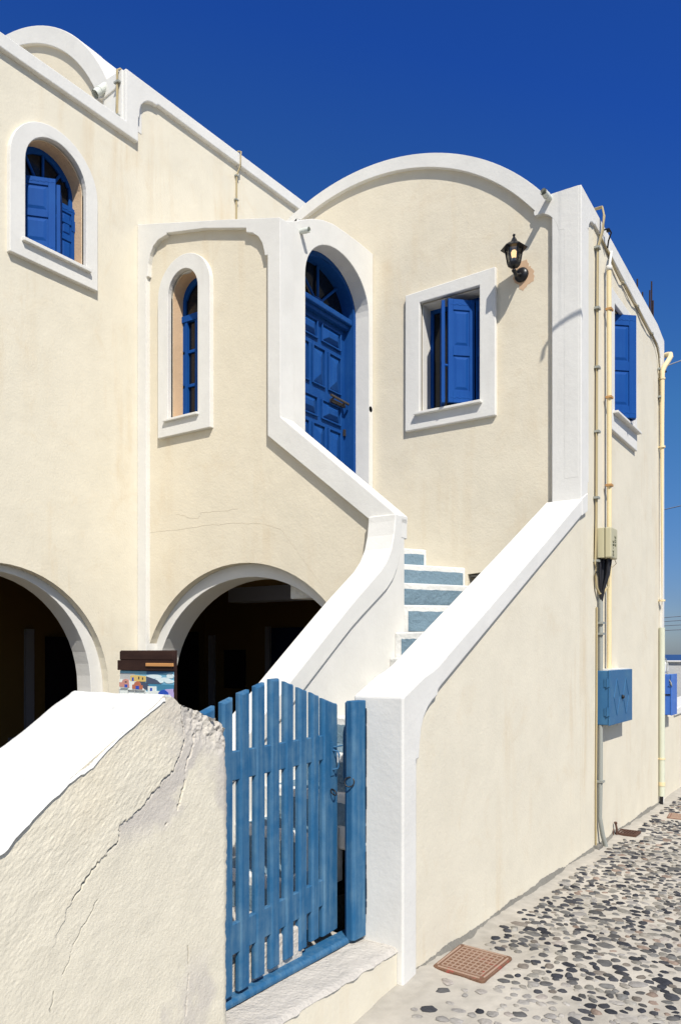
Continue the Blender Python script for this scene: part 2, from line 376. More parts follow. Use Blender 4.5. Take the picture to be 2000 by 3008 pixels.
# window in the left wall
o1 = archloop(3.486, 4.300, 4.681, 5.43, .402)
win = surround('window', 'X', XL, PR, o1, w1, 0)
MB().plate('X', XL-.022, XL-.21, archloop(3.607, 4.195, 4.815, 5.447, .292), [inset(w1, .004)]).build('reveal', M_tan, win)
MB().box(XL-.14, XL+.075, 3.585, 4.215, 4.797, 4.826).build('sill', M_white, win, .004)
glazed('X', XL-.14, 0, archloop(3.60, 4.20, 4.81, 5.45, .29), win)
fr = MB()
for a in (50, 90, 130): 
    ca, sa = math.cos(math.radians(a)), math.sin(math.radians(a))
    fr.tube([(XL-.145, 3.9+.03*ca, 5.36+.03*sa), (XL-.145, 3.9+.26*ca, 5.40+.28*sa)], .012, 6)
fr.box(XL-.16, XL-.13, 3.62, 4.18, 5.33, 5.38)
fr.build('glazing_bar', M_blue, win)
leaf(win, (-5.625, 3.665), (-5.430, 3.885), 4.835, 5.415)
leaf(win, (-5.60, 4.05), (-5.425, 3.905), 4.84, 5.385)
leaf(win, (-5.605, 4.03), (-5.598, 4.178), 4.835, 5.36)
MB().box(-5.60, -5.585, 3.98, 4.17, 5.215, 5.245).box(-5.60, -5.58, 4.15, 4.185, 5.17, 5.26).build('hinge', M_blue, win)

# narrow arched window in the tower
win = surround('window', 'Y', YT, -PR, nwo, tw, 0)
MB().plate('Y', YT+.022, YT+.16, archloop(-5.097, -4.718, 3.64, 4.722, .202), [inset(tw, .004)]).build('reveal', M_tan, win)
MB().box(-5.125, -4.712, YT-.070, YT+.12, 3.630, 3.652).build('sill', M_white, win, .004)
glazed('Y', YT+.135, 0, archloop(-5.10, -4.71, 3.64, 4.722, .20), win, dirn=1)
g = MB()
g.box(-5.09, -4.72, YT+.12, YT+.17, 4.545, 4.60)
g.box(-4.93, -4.89, YT+.13, YT+.165, 3.65, 4.56)
for z in (3.98, 4.28): g.box(-5.09, -4.72, YT+.135, YT+.165, z-.012, z+.012)
g.box(-5.05, -5.02, YT+.125, YT+.168, 3.65, 4.56)
g.build('glazing_bar', M_blue, win)

# square window in the main front
fo2 = [(-3.493, 3.607), (-2.628, 3.607), (-2.628, 4.848), (-3.490, 4.826)]
win = surround('window', 'Y', YF, -.036, fo2, fwin, 0)
MB().plate('Y', YF+.022, YF+.185, [(-3.36, 3.74), (-2.76, 3.74), (-2.76, 4.74), (-3.36, 4.74)], [inset(fwin, .004)]).build('reveal', M_white, win)
MB().box(-3.385, -2.745, YF-.078, YF+.16, 3.728, 3.751).build('sill', M_white, win, .004)
glazed('Y', YF+.165, 0, [(-3.37, 3.73), (-2.75, 3.73), (-2.75, 4.75), (-3.37, 4.75)], win, dirn=1, fw=.06)
leaf(win, (-3.205, 6.275), (-3.075, 6.045), 3.775, 4.655)
leaf(win, (-3.045, 6.070), (-2.875, 6.235), 3.775, 4.665)
leaf(win, (-2.865, 6.245), (-2.785, 6.285), 3.775, 4.665)
MB().tube([(-3.07, 6.06, 4.10), (-3.035, 6.075, 4.09)], .012, 8).build('latch', M_blue, win)

# window in the street side
so2 = [(6.92, 3.565), (7.805, 3.555), (7.805, 4.785), (6.92, 4.800)]
win = surround('window', 'X', XS, .03, so2, swin, 0)
MB().box(XS-.17, XS+.075, 6.97, 7.80, 3.712, 3.734).build('sill', M_white, win, .004)
glazed('X', XS-.15, 0, [(7.01, 3.72), (7.71, 3.72), (7.71, 4.71), (7.01, 4.71)], win)
leaf(win, (-2.09, 7.135), (-1.815, 7.395), 3.755, 4.69)
leaf(win, (-1.83, 7.415), (-2.03, 7.60), 3.755, 4.69)
MB().box(XS-.17, XS+.02, 7.03, 7.69, 3.734, 3.742).build('sill', M_blue, win)

# --- entrance door
door = MB()
dl = [(5.10, 2.9), (6.09, 2.9)] + [(5.595+.495*math.cos(a), 4.72+.40*math.sin(a)) for a in [math.pi*i/24 for i in range(25)]]
din = [(5.15, 2.91), (6.048, 2.91)] + [(5.599+.449*math.cos(a), 4.72+.345*math.sin(a)) for a in [math.pi*i/24 for i in range(25)]]
XD = -4.10
door.plate('X', XT-.145, XT-.29, dl, [din])
door = door.build('door', M_door, house, .004, 1)
lf = MB(); lf.box(XD-.045, XD-.004, 5.12, 6.06, 2.9, 4.66)
def pyr(b, y0, y1, z0, z1):
    # raised faceted panel in a sunk field
    x0 = XD+.0; h = .030; y0 *= 1.0174; y1 *= 1.0174; z0 = 1.62+(z0-1.62)*1.0174; z1 = 1.62+(z1-1.62)*1.0174
    b.box(x0-.003, x0+.016, y0-.026, y0-.012, z0-.026, z1+.026); b.box(x0-.003, x0+.016, y1+.012, y1+.026, z0-.026, z1+.026)
    b.box(x0-.003, x0+.016, y0-.012, y1+.012, z0-.026, z0-.012); b.box(x0-.003, x0+.016, y0-.012, y1+.012, z1+.012, z1+.026)
    w = (y1-y0); t = min(w, z1-z0)*.5
    if z1-z0 > w: a, c = (y0+y1)/2, (z0+t, z1-t); top = [(a-.002, c[0]), (a+.002, c[0]), (a+.002, c[1]), (a-.002, c[1])]
    else: c = (z0+z1)/2; top = [(y0+t, c-.025), (y1-t, c-.025), (y1-t, c+.025), (y0+t, c+.025)]
    base = [(y0, z0), (y1, z0), (y1, z1), (y0, z1)]
    b.add([(x0, p[0], p[1]) for p in base]+[(x0+h, p[0], p[1]) for p in top], [(4,5,6,7),(0,1,5,4),(1,2,6,5),(2,3,7,6),(3,0,4,7)])
for z0, z1, kind in ((4.385, 4.50, 'w'), (3.985, 4.275, 'n'), (3.705, 3.83, 'w'), (3.315, 3.60, 'n'), (3.03, 3.16, 'w')):
    cols = [(5.60, 5.85), (5.245, 5.49)] if kind == 'w' else [(5.705, 5.85), (5.465, 5.605), (5.235, 5.37)]
    for y0, y1 in cols: pyr(lf, y0, y1, z0, z1)
lf.build('door_leaf', M_door, door, .0025, 1)
MB().box(XD-.03, XD+.085, 5.14, 6.055, 4.655, 4.705).box(XD-.03, XD+.05, 5.14, 6.055, 4.620, 4.655).build('transom', M_door, door, .008)
MB().plate('X', XD-.02, XD-.026, [(5.13, 4.65), (6.06, 4.65)] + [(5.599+.455*math.cos(a), 4.73+.35*math.sin(a)) for a in [math.pi*i/24 for i in range(25)]]).build('fanlight', M_glass, door)
sk = MB()
for a in (45, 90, 135):
    ca, sa = math.cos(math.radians(a)), math.sin(math.radians(a))
    sk.tube([(XD, 5.62+.08*ca, 4.71+.08*sa), (XD, 5.62+.42*ca, 4.74+.33*sa)], .013, 6)
sk.plate('X', XD-.015, XD+.015, [(5.62+.10*math.cos(a), 4.70+.08*math.sin(a)) for a in [math.pi*i/10 for i in range(11)]])
sk.build('glazing_bar', M_door, door)
MB().box(XD+.012, XD+.035, 5.79, 6.01, 3.893, 3.923).tube([(XD+.06, 5.74, 3.938), (XD+.062, 6.02, 3.923)], .012, 8).tube([(XD+.03, 5.80, 3.92), (XD+.06, 5.80, 3.933)], .009, 8).tube([(XD+.03, 5.97, 3.915), (XD+.06, 5.97, 3.928)], .009, 8).build('handle', M_bronze, door)
MB().box(XD+.0, XD+.02, 6.02, 6.04, 3.64, 3.70).build('lock', M_bronze, door)
MB().lathe((XT+.001, 6.106, 3.868), [(.025, -.02), (.027, .0005), (.020, .001)], 10, 'X').build('hole_shade_disc', M_black, house)  # flat black disc painted for the shade inside a pipe hole

# --- roof spouts
def spout(p0, p1, r, name='drain_spout'):
    b = MB(); p0 = Vector(p0); p1 = Vector(p1); d = (p1-p0)
    b.tube([p0, p1], r, 14, False); b.tube([p1, p0+d*.15], r*.84, 14, False)
    b.tube([p0+d*.55, p0+d*.62], r*1.1, 14)
    n0 = len(b.v); o = b.build(name, M_spout, house)
    a = MB(); a.tube([p0+d*.16, p0+d*.2], r*.84, 14); a.build('bore_shade_disc', M_black, o)  # black disc closes the tube and stands for its inner shade
    return o
spout((-2.165, YF, 5.262), (-2.165, YF-.175, 5.262-.012), .026)
spout((XT, 5.045, 5.035), (XT+.085, 5.045, 5.025), .022)
spout((-5.712, YG-.005, 6.715), (-5.725, YG-.115, 6.585), .036)

# --- dark arcade rooms behind the arches
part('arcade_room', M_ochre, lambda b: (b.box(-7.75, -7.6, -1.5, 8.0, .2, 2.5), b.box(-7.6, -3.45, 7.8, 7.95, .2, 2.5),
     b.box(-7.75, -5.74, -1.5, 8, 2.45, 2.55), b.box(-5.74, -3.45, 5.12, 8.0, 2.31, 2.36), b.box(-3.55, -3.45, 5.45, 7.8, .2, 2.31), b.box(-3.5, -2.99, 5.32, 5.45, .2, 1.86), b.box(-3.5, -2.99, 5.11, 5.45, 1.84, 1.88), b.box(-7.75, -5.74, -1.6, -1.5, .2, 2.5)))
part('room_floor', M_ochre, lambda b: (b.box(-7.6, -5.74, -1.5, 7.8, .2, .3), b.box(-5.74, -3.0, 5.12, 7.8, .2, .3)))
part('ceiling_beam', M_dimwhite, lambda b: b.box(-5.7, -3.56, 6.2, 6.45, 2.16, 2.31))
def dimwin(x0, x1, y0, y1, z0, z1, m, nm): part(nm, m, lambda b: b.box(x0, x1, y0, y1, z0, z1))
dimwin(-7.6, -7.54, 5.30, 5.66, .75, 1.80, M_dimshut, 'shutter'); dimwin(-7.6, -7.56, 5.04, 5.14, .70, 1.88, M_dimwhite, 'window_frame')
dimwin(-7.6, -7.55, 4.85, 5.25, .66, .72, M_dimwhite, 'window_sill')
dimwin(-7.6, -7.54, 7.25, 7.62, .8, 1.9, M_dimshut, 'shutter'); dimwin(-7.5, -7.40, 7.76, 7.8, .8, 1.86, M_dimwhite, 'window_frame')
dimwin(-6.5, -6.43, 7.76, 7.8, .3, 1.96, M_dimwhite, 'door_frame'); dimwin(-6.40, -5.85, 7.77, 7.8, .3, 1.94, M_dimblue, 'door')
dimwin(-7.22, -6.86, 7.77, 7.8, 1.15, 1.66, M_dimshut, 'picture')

# ------------------------------------------------------------------ STAIRCASE
stair = thing('staircase', (-2.5, 4.6, 0), 'curving white-edged stair with blue-grey risers climbing between two low walls to the door', 'staircase')
# inner wall with ribbon-like cap
top = [(2.22, .459), (4.084, 1.857), (4.25, 1.978), (4.42, 2.095), (4.55, 2.185), (4.63, 2.26), (4.69, 2.35), (4.725, 2.45), (4.742, 2.55), (4.745, 2.598)]
bot = [(4.84, 2.598), (4.835, 2.45), (4.82, 2.34), (4.78, 2.23), (4.72, 2.14), (4.63, 2.06), (4.50, 1.978), (4.35, 1.885), (4.20, 1.787), (4.084, 1.702), (2.22, .304)]
MB().plate('X', -3.012, -2.785, top+bot).build('parapet_cap', M_white, stair, .008)
iw = [(2.26, .1)] + [(y+.0, z+.03) for y, z in reversed(bot[1:])] + [(4.85, 2.585), (4.90, 2.585), (4.90, .1)]
MB().plate('X', -2.995, -2.803, iw).build('parapet', M_white, stair, .004)
MB().box(-3.005, -2.800, 4.80, 4.938, 2.44, 2.59).build('parapet_cap', M_white, stair, .008)
# outer wall toward the street
op = [(3.45, -.12), (YF-.001, -.12), (YF-.001, 2.70), (3.70, 1.43), (3.45, 1.30)]
MB().plate('X', XS, XS-.235, op).build('parapet', M_cream, stair)
oc = [(3.315, -.14), (3.452, -.14), (3.455, 1.082), (3.482, 1.086), (3.492, 1.17), (3.506, 1.24), (3.532, 1.29), (3.575, 1.338), (3.625, 1.372), (3.682, 1.396), (3.690, 1.424), (3.712, 1.440),
      (6.255, 2.748), (6.262, 2.90), (6.15, 2.838), (5.187, 2.337), (4.4, 1.925), (3.82, 1.625), (3.70, 1.560), (3.62, 1.527), (3.53, 1.500), (3.315, 1.404)]
oc = [(min(y, 6.262), z) for y, z in oc]
MB().plate('X', XS+.026, XS-.262, [p for p in oc if p[0] < 6.2] [:12] + [(YF-.036, 2.695), (YF-.036, 2.831)] + [p for p in oc[15:]]).build('parapet_cap', M_white, stair, .010)
MB().plate('X', XS+.027, XS-.005, [(YF-.036, 2.695), (6.262, 2.751), (6.262, 2.895), (YF-.036, 2.831)]).build('parapet_cap', M_white, stair, .004)
# steps: nose line A-B (A inner, B outer), top z, white margins, where the tread reaches
def step(A, B, C, D, z, ml, mr, h=.17, hb=None, tread=False):
    A = Vector((*A, 0)); B = Vector((*B, 0)); C = Vector((*C, 0)); D = Vector((*D, 0)); Z = Vector((0, 0, 1))
    b = MB(); zb = z-h-.12
    b.add([A+Z*zb, B+Z*zb, C+Z*zb, D+Z*zb, A+Z*z, B+Z*z, C+Z*z, D+Z*z], [(0,3,2,1),(4,5,6,7),(0,1,5,4),(1,2,6,5),(2,3,7,6),(3,0,4,7)])
    o = b.build('step', M_whitew, stair, .010)
    u = (B-A); w = u.length; u.normalize(); n = Vector((u.y, -u.x, 0))
    if n.dot(Vector((0, -1, 0))) < 0: n = -n
    r = MB(); K = 26
    rnd = lambda s=.004: random.uniform(-s, s)
    bt = [A+u*(ml+(w-ml-mr)*i/K)+Z*(z-h+.004+rnd()) for i in range(K+1)]
    tp = [A+u*(ml+(w-ml-mr)*i/K)+Z*(z-.047+rnd(.003)) for i in range(K+1)]
    P = bt+list(reversed(tp)); r.add([p+n*.0035 for p in P]+[p-n*.004 for p in P], [tuple(range(len(P))), tuple(reversed(range(len(P), 2*len(P))))]+[(i, (i+1) % len(P), (i+1) % len(P)+len(P), i+len(P)) for i in range(len(P))])
    if tread:
        q = [A+u*ml-n*.05, B-u*mr-n*.05, C+(D-C).normalized()*mr+n*.035, D+(C-D).normalized()*ml+n*.035]
        r.add([p+Z*(z+.0035) for p in q]+[p+Z*(z-.004) for p in q], [(0,1,2,3),(7,6,5,4),(0,4,5,1),(1,5,6,2),(2,6,7,3),(3,7,4,0)])
    r.build('paint_panel', M_step, o)
    return o
XI, XO = -2.805, -2.165
F_ = YF-.001
step((-3.93, 5.01), (-3.93, F_), (-4.4, F_), (-4.4, 5.01), 2.90, 0, .03, .18)
step((-3.62, 5.01), (-3.62, F_), (-4.0, F_), (-4.0, 5.01), 2.72, 0, .03, .18)
step((-3.915, 5.01), (-3.292, F_), (-3.7, F_), (-3.96, 5.01), 2.535, 0, .03, .165)
step((-3.53, 5.01), (-2.915, F_), (-3.34, F_), (-3.93, 5.01), 2.352, 0, .03, .175)
step((-3.26, 5.01), (-2.61, F_), (-2.96, F_), (-3.58, 5.01), 2.172, 0, .03, .18)
step((-2.90, 5.01), (XO, 5.79), (XO, F_), (-3.3, 5.01), 1.975, .06, .03, .20)
step((XI, 4.765), (XO, 4.80), (XO, 5.84), (XI, 5.12), 1.765, .055, .03, .18)
step((XI, 4.695), (XO, 4.42), (XO, 4.84), (XI, 4.81), 1.585, .05, .03, .18)
step((XI, 4.40), (XO, 4.13), (XO, 4.46), (XI, 4.74), 1.40, .05, .03, .17)
step((XI, 3.98), (XO, 3.86), (XO, 4.17), (XI, 4.44), 1.225, .05, .03, .17)
ys = [3.58, 3.34, 3.09, 2.86]; zs = [1.06, .89, .72, .55]
for i, (y, z) in enumerate(zip(ys, zs)):
    ny = 3.98 if i == 0 else ys[i-1]
    step((XI, y), (XO-.03 if y > 3.2 else -2.30, y), (XO-.03 if y > 3.2 else -2.30, ny+.04), (XI, ny+.04), z, .05, .03, .17, tread=True)
MB().box(-5.2, -2.20, 1.9, 2.90, .05, .36).build('landing', M_thr, stair, .01)

# ------------------------------------------------------------------ numpy noise
_rs = np.random.RandomState(3); _lat = _rs.rand(512, 512)
def vnoise(x, y):
    xi = np.floor(x).astype(int); yi = np.floor(y).astype(int); fx = x-xi; fy = y-yi
    fx = fx*fx*(3-2*fx); fy = fy*fy*(3-2*fy)
    g = lambda a, b: _lat[a % 512, b % 512]
    return (g(xi, yi)*(1-fx)+g(xi+1, yi)*fx)*(1-fy)+(g(xi, yi+1)*(1-fx)+g(xi+1, yi+1)*fx)*fy
def fbm(x, y, o=4):
    s = 0; a = 1; t = 0
    for k in range(o): s = s+a*vnoise(x*2**k+17*k, y*2**k+31*k); t += a; a *= .5
    return s/t
def grid_object(name, P, cols, mat_, parent=None):
    n, m = P.shape[:2]; me = bpy.data.meshes.new(name)
    idx = np.arange(n*m).reshape(n, m)
    q = np.stack([idx[:-1, :-1], idx[1:, :-1], idx[1:, 1:], idx[:-1, 1:]], -1).reshape(-1, 4)
    me.vertices.add(n*m); me.vertices.foreach_set('co', P.reshape(-1).astype(np.float32))
    me.loops.add(q.size); me.loops.foreach_set('vertex_index', q.reshape(-1).astype(np.int32))
    me.polygons.add(len(q)); me.polygons.foreach_set('loop_start', (np.arange(len(q))*4).astype(np.int32)); me.polygons.foreach_set('loop_total', np.full(len(q), 4, np.int32))
    me.polygons.foreach_set('use_smooth', np.ones(len(q), bool))
    me.update(calc_edges=True)
    if cols is not None:
        ca = me.color_attributes.new('Col', 'FLOAT_COLOR', 'POINT')
        c4 = np.concatenate([cols.reshape(-1, 3), np.ones((n*m, 1))], 1).astype(np.float32); ca.data.foreach_set('color', c4.reshape(-1))
    me.materials.append(mat_); me.validate()
    o = bpy.data.objects.new(name, me); COL.objects.link(o)
    if parent:
        o.parent = parent; o.matrix_parent_inverse = Matrix.Translation(-parent.location)
    return o
def vcol_mat(name, rough=.9, bs=.5, fine=90, var=.06):
    m = mat(name, (.5, .5, .5), rough, .15); b = m.node_tree.nodes['Principled BSDF']
    at = N(m, 'ShaderNodeAttribute'); at.attribute_name = 'Col'
    tc = N(m, 'ShaderNodeTexCoord').outputs['Object']
    v = ramp(m, noise(m, tc, 14, 6, .7), [(.3, g3(1-var)), (.7, g3(1+var*.3))])
    L(m, mixc(m, 1.0, at.outputs['Color'], v, 'MULTIPLY'), b.inputs['Base Color'])
    L(m, bump(m, noise(m, tc, fine, 5, .65), bs, .006), b.inputs['Normal'])
    return m

# ------------------------------------------------------------------ GARDEN WALL (foreground)
gw = thing('garden_wall', (-2.17, 1.2, 0), 'cracked cream stucco wall with broad white sloping top beside the blue gate', 'wall')
TP = np.array([(-1.6, .45), (0.2, .45), (1.208, 1.10), (1.421, 1.253), (1.541, 1.327), (1.683, 1.414), (1.763, 1.462), (1.785, 1.480), (1.82, 1.474), (1.843, 1.459), (1.863, 1.444), (1.924, 1.425), (1.987, 1.404), (2.044, 1.380), (2.068, 1.366), (2.088, 1.340), (2.10, 1.30)])
def topz(y): return np.interp(y, TP[:, 0], TP[:, 1])
ny, nz = 460, 560
yy = np.linspace(.9, 2.10, ny); tz = np.linspace(0, 1, nz)
Y2, T2 = np.meshgrid(yy, tz, indexing='ij')
rag = (fbm(yy*40, yy*0+3.3)-.5)*.012*np.clip((yy-1.70)/.1, .35, 1.6)
Ztop = topz(yy)+rag
Z2 = -.15+(Ztop[:, None]+.15)*T2
def poly_field(pl):
    """distance and side of a polyline given in (Y,Z)"""
    best = np.full(Y2.shape, 9.); side = np.zeros(Y2.shape)
    for (a, b) in zip(pl[:-1], pl[1:]):
        a = np.array(a); b = np.array(b); d = b-a; l2 = d@d
        t = np.clip(((Y2-a[0])*d[0]+(Z2-a[1])*d[1])/l2, 0, 1)
        dx = Y2-a[0]-t*d[0]; dz = Z2-a[1]-t*d[1]; ds = np.sqrt(dx*dx+dz*dz)
        cr = np.sign(d[0]*dz-d[1]*dx); m = ds < best
        best = np.where(m, ds, best); side = np.where(m, cr, side)
    return best, side
jit = lambda pl, s=.006: [(y+random.uniform(-s, s), z+random.uniform(-s, s)) for y, z in pl]
def dense(pl, k=7, s=.0045):
    out = []
    for a, b in zip(pl[:-1], pl[1:]):
        for i in range(k): t = i/k; out.append((a[0]+(b[0]-a[0])*t+random.uniform(-s, s), a[1]+(b[1]-a[1])*t+random.uniform(-s, s)))
    return out+[pl[-1]]
crA = dense([(1.44, .90), (1.495, .965), (1.545, 1.005), (1.600, 1.040), (1.610, 1.085), (1.672, 1.115), (1.72, 1.145), (1.787, 1.205), (1.83, 1.228), (1.860, 1.275), (1.885, 1.33), (1.87, 1.39), (1.865, 1.44)])
crB = dense([(1.80, 1.055), (1.835, 1.075), (1.862, 1.12), (1.885, 1.185), (1.89, 1.235), (1.915, 1.285), (1.93, 1.34)])
crC = dense([(1.225, .60), (1.28, .66), (1.31, .70), (1.345, .76)]); crD = dense([(1.36, .60), (1.375, .66), (1.41, .70), (1.45, .78), (1.53, .88)])
crE = dense([(1.84, .80), (1.88, .76), (1.905, .765), (1.915, .70), (1.91, .62)]); crF = dense([(1.90, .62), (1.905, .50), (1.89, .40), (1.91, .30), (1.92, .2)])
X = np.zeros_like(Y2)
cream = np.array((.70, .645, .515)); ccol = np.ones(Y2.shape+(3,))*cream
co1 = fbm((Y2-Z2)*105, (Y2+Z2)*42, 4)         # coarse trowelled stucco
region = np.clip((Z2-(1.62-.55*(2.35-Y2)*1.9))*4+1.0, 0, 1)
dA, sA = poly_field(crA)
pgn = [(.8, -.3)]+dense([(1.0, .22), (1.2, .52), (1.34, .74), (1.44, .90)], 12, .010)[:-1]+crA+[(1.86, 1.7), (.5, 1.7), (.5, -.3)]
ins = np.zeros(Y2.shape, bool)
for (a, b) in zip(pgn, pgn[1:]+pgn[:1]):
    if a[1] != b[1]: ins ^= ((a[1] > Z2) != (b[1] > Z2)) & (Y2 < (b[0]-a[0])*(Z2-a[1])/(b[1]-a[1])+a[0])
old = ins*np.clip((Y2-1.33+(fbm(Y2*6, Z2*6, 3)-.5)*.2)*6, .0, 1)
X += old*.0045; tex = np.clip((Z2-(.25+.62*(2.1-Y2)*.6))*1.6, .15, 1)*np.where(ins, 1, .25)
X += (co1-.5)*(.0007+.0021*tex)+(fbm(Y2*9, Z2*9, 3)-.5)*.006
X += (fbm(Y2*150, Z2*150, 3)-.5)*.0010
crest = np.clip((Z2-(topz(Y2)-.10-.05*fbm(Y2*20, Z2*20, 3)))*14, 0, 1)*np.clip((Y2-1.86)*14, 0, 1)
X += crest*((fbm(Y2*55, Z2*55, 4)-.5)*.020-.006)
for dpl, wd, dp in ((crA, .0018, .010), (crB, .0020, .011), (crD, .0008, .003), (crF, .0018, .005)):
    d, s_ = poly_field(dpl); wv = wd*(.4+1.4*fbm(Y2*30, Z2*30, 2))
    g_ = np.clip(1.6-d/wv, 0, 1)*np.clip((fbm(Y2*24+dp*900, Z2*24, 3)-.40)*9+(.6 if dp > .009 else -.1), 0, 1); X -= g_*dp
    ccol = ccol*(1-g_[..., None]*.55)
# exposed grey render patches
dB, sB = poly_field(crB)
patch = np.clip((.085-dA*.8+ (fbm(Y2*12, Z2*12, 4)-.5)*.16)*30, 0, 1)*(~ins)*np.clip((Z2-1.0)*12, 0, 1)
patch2 = np.clip((.11-np.abs(Y2-1.915)+(fbm(Y2*14, Z2*7, 4)-.55)*.28)*14, 0, 1)*np.clip((.62-Z2)*8, 0, 1)
patch3 = np.clip(((Y2-2.06)*6+(fbm(Y2*10, Z2*10, 4)-.5)*1.2)*4, 0, 1)*np.clip((Z2-.95)*10, 0, 1)
patch4 = np.clip((Z2-(topz(Y2)-.19)+(fbm(Y2*11, Z2*11, 4)-.5)*.2)*14, 0, 1)*np.clip((Y2-1.70)*9, 0, 1)
pg = np.clip(patch+patch2*.8+patch3*.8+patch4*.8, 0, 1)[..., None]
ccol = ccol*(1-pg)+np.array((.56, .515, .45))*pg
warm = np.clip((fbm(Y2*4, Z2*6, 4)-.45)*3, 0, 1)[..., None]*old[..., None]
ccol = ccol*(1-warm*.3)+np.array((.70, .60, .42))*warm*.3
edge = np.clip((Y2-2.07)/.03, 0, 1); X -= edge**2*.012
Yg = Y2+edge*((fbm(Z2*9, Z2*0+9, 5)-.5)*.020+(fbm(Z2*70, Z2*0+4, 3)-.5)*.008)
P = np.stack([XS+X, Yg, Z2], -1)
M_gw = vcol_mat('cracked_stucco', .92, .35, 120, .07)
grid_object('stucco_face', P, ccol, M_gw, gw)
body = [(float(y), float(z)-.006) for y, z in TP if y > -1.7][:-1]
MB().plate('X', XS-.012, XS-.48, [(-1.6, -.15)]+[(-1.6, .444)]+body[1:7]+[(1.79, 1.472), (1.85, 1.45), (1.93, 1.405), (2.0, 1.385), (2.06, 1.35), (2.085, 1.30), (2.085, -.15)]).build('wall_core', M_cement, gw, .006)
# white painted sloping top: gentle hand-made unevenness
n1, n2 = 160, 60
ty = np.linspace(-1.6, 1.79, n1*2); tx = np.linspace(0, 1, n2)
TY, TX = np.meshgrid(ty, tx, indexing='ij')
edge_r = (fbm(TY*26, TX*0+5, 4)-.5)*.024
XX = XS+.009-TX*(.50+(fbm(TY*7, TX*0+2, 3)-.5)*.04)
ZZ = topz(TY)+.004+(fbm(TY*5, TX*4, 3)-.5)*.012*np.sin(np.pi*np.clip(TX, .0, 1))-np.where((TX > .96), .03, 0)-np.where(TX < .01, .010+.030*fbm(TY*18, TX*0+5, 4)**2, 0)
cap = grid_object('wall_top', np.stack([XX, TY, ZZ], -1), None, M_whitew, gw)
MB().box(XS-.02, XS-.5, -1.6, .9, -.15, .44).build('wall_core', M_cream, gw)
# rubble crumbs on the broken crest
cr = MB()
for i in range(60):
    y = random.uniform(1.84, 2.09); x = XS-random.uniform(.0, .12) ; z = float(topz(y))-.004; r = random.uniform(.003, .011)
    pts = [Vector((random.uniform(-1, 1), random.uniform(-1, 1), random.uniform(-.6, .6))).normalized()*r for _ in range(7)]
    bm = bmesh.new(); vs = [bm.verts.new(p+Vector((x, y, z))) for p in pts]
    bmesh.ops.convex_hull(bm, input=vs); bm.verts.index_update()
    cr.add([v.co for v in bm.verts], [[v.index for v in f.verts] for f in bm.faces]); bm.free()
cr.build('rubble', M_cement, gw)

# threshold
thr = thing('doorstep', (-2.05, 2.7, -.1), 'worn grey cement doorstep with cream riser under the blue gate', 'doorstep')
nx_, ny_ = 30, 160
gx = np.linspace(0, 1, nx_); gy = np.linspace(2.0, 3.315, ny_)
GX, GY = np.meshgrid(gx, gy, indexing='ij')
PX = -2.36+GX*.43+(GX > .97)*(fbm(GY*14, GX*0+8, 4)-.5)*.022; PZ = .178+(fbm(GX*6, GY*9, 4)-.5)*.012-(GX > .93)*.006*(GX-.93)/.07
MB().plate('Y', 2.0, 3.313, [(-2.36, -.15), (-1.936, -.15), (-1.936, .165), (-2.36, .17)]).build('riser', M_cream, thr, .004)
PZ = np.where(GX > .97, PZ-.012, PZ)
grid_object('tread', np.stack([PX, GY, PZ], -1), None, M_thr, thr)

# ------------------------------------------------------------------ GATE
gate = thing('gate', (-2.15, 2.2, .18), 'weathered blue wooden picket gate standing slightly ajar between the walls', 'gate')
G0 = Vector((-2.13, 2.2, 0)); GU = Vector((-.0896, .996, 0)).normalized(); GN = Vector((GU.y, -GU.x, 0))
def slat(s0, s1, z0, za, zb, nm='picket', ch=.012, th=.028):
    s0 += .018
    b = MB(); Z = Vector((0, 0, 1))
    prof = [(s0, -th), (s1, -th), (s1, -.010), (s1-ch, 0), (s0+ch, 0), (s0, -.010)]
    def zt(s): return za+(zb-za)*(s-s0)/(s1-s0)
    vb = [G0+GU*s+GN*n+Z*(z0+(0 if n < -.005 else .006)) for s, n in prof]
    vt = [G0+GU*s+GN*n+Z*(zt(s)-(.010 if n > -.005 else 0)) for s, n in prof]
    n = len(prof)
    b.add(vb+vt, [tuple(reversed(range(n))), tuple(range(n, 2*n))]+[(i, (i+1) % n, (i+1) % n+n, i+n) for i in range(n)])
    return b.build(nm, M_gate, gate, .002, 1)
sl_ = [(-.040, .056, 1.392, 1.414), (.082, .170, 1.423, 1.441), (.196, .284, 1.455, 1.468), (.309, .396, 1.479, 1.495), (.421, .508, 1.506, 1.508), (.535, .622, 1.494, 1.478), (.650, .738, 1.463, 1.445), (.762, .848, 1.435, 1.416), (.866, 1.026, 1.402, 1.368)]
zb_ = [.235, .232, .230, .240, .240, .242, .245, .246, .240]
for (a, c, z1, z2), zb in zip(sl_, zb_): slat(a, c, zb+random.uniform(-.004, .004), z1, z2)
for z0, z1 in ((1.100, 1.220), (.393, .520)):
    b = MB(); Z = Vector((0, 0, 1))
    b.obox(G0+GU*(-.04)+GN*(-.030)+Z*z0, GU*1.03, GN*.024, Z*(z1-z0)); b.build('rail', M_gate, gate, .004, 1)
Z = Vector((0, 0, 1))
pl = MB(); Q = G0+GU*.945
pl.obox(Q+GN*.001+Z*1.015, GU*.035, GN*.004, Z*.165); pl.build('latch_plate', M_gate, gate, .001, 1)
h = MB()
p = [Q+GU*.018+GN*.005+Z*1.14, Q+GU*.03+GN*.026+Z*1.135, Q+GU*.03+GN*.032+Z*1.12, Q+GU*.03+GN*.032+Z*1.065, Q+GU*.03+GN*.026+Z*1.05, Q+GU*.018+GN*.005+Z*1.045]
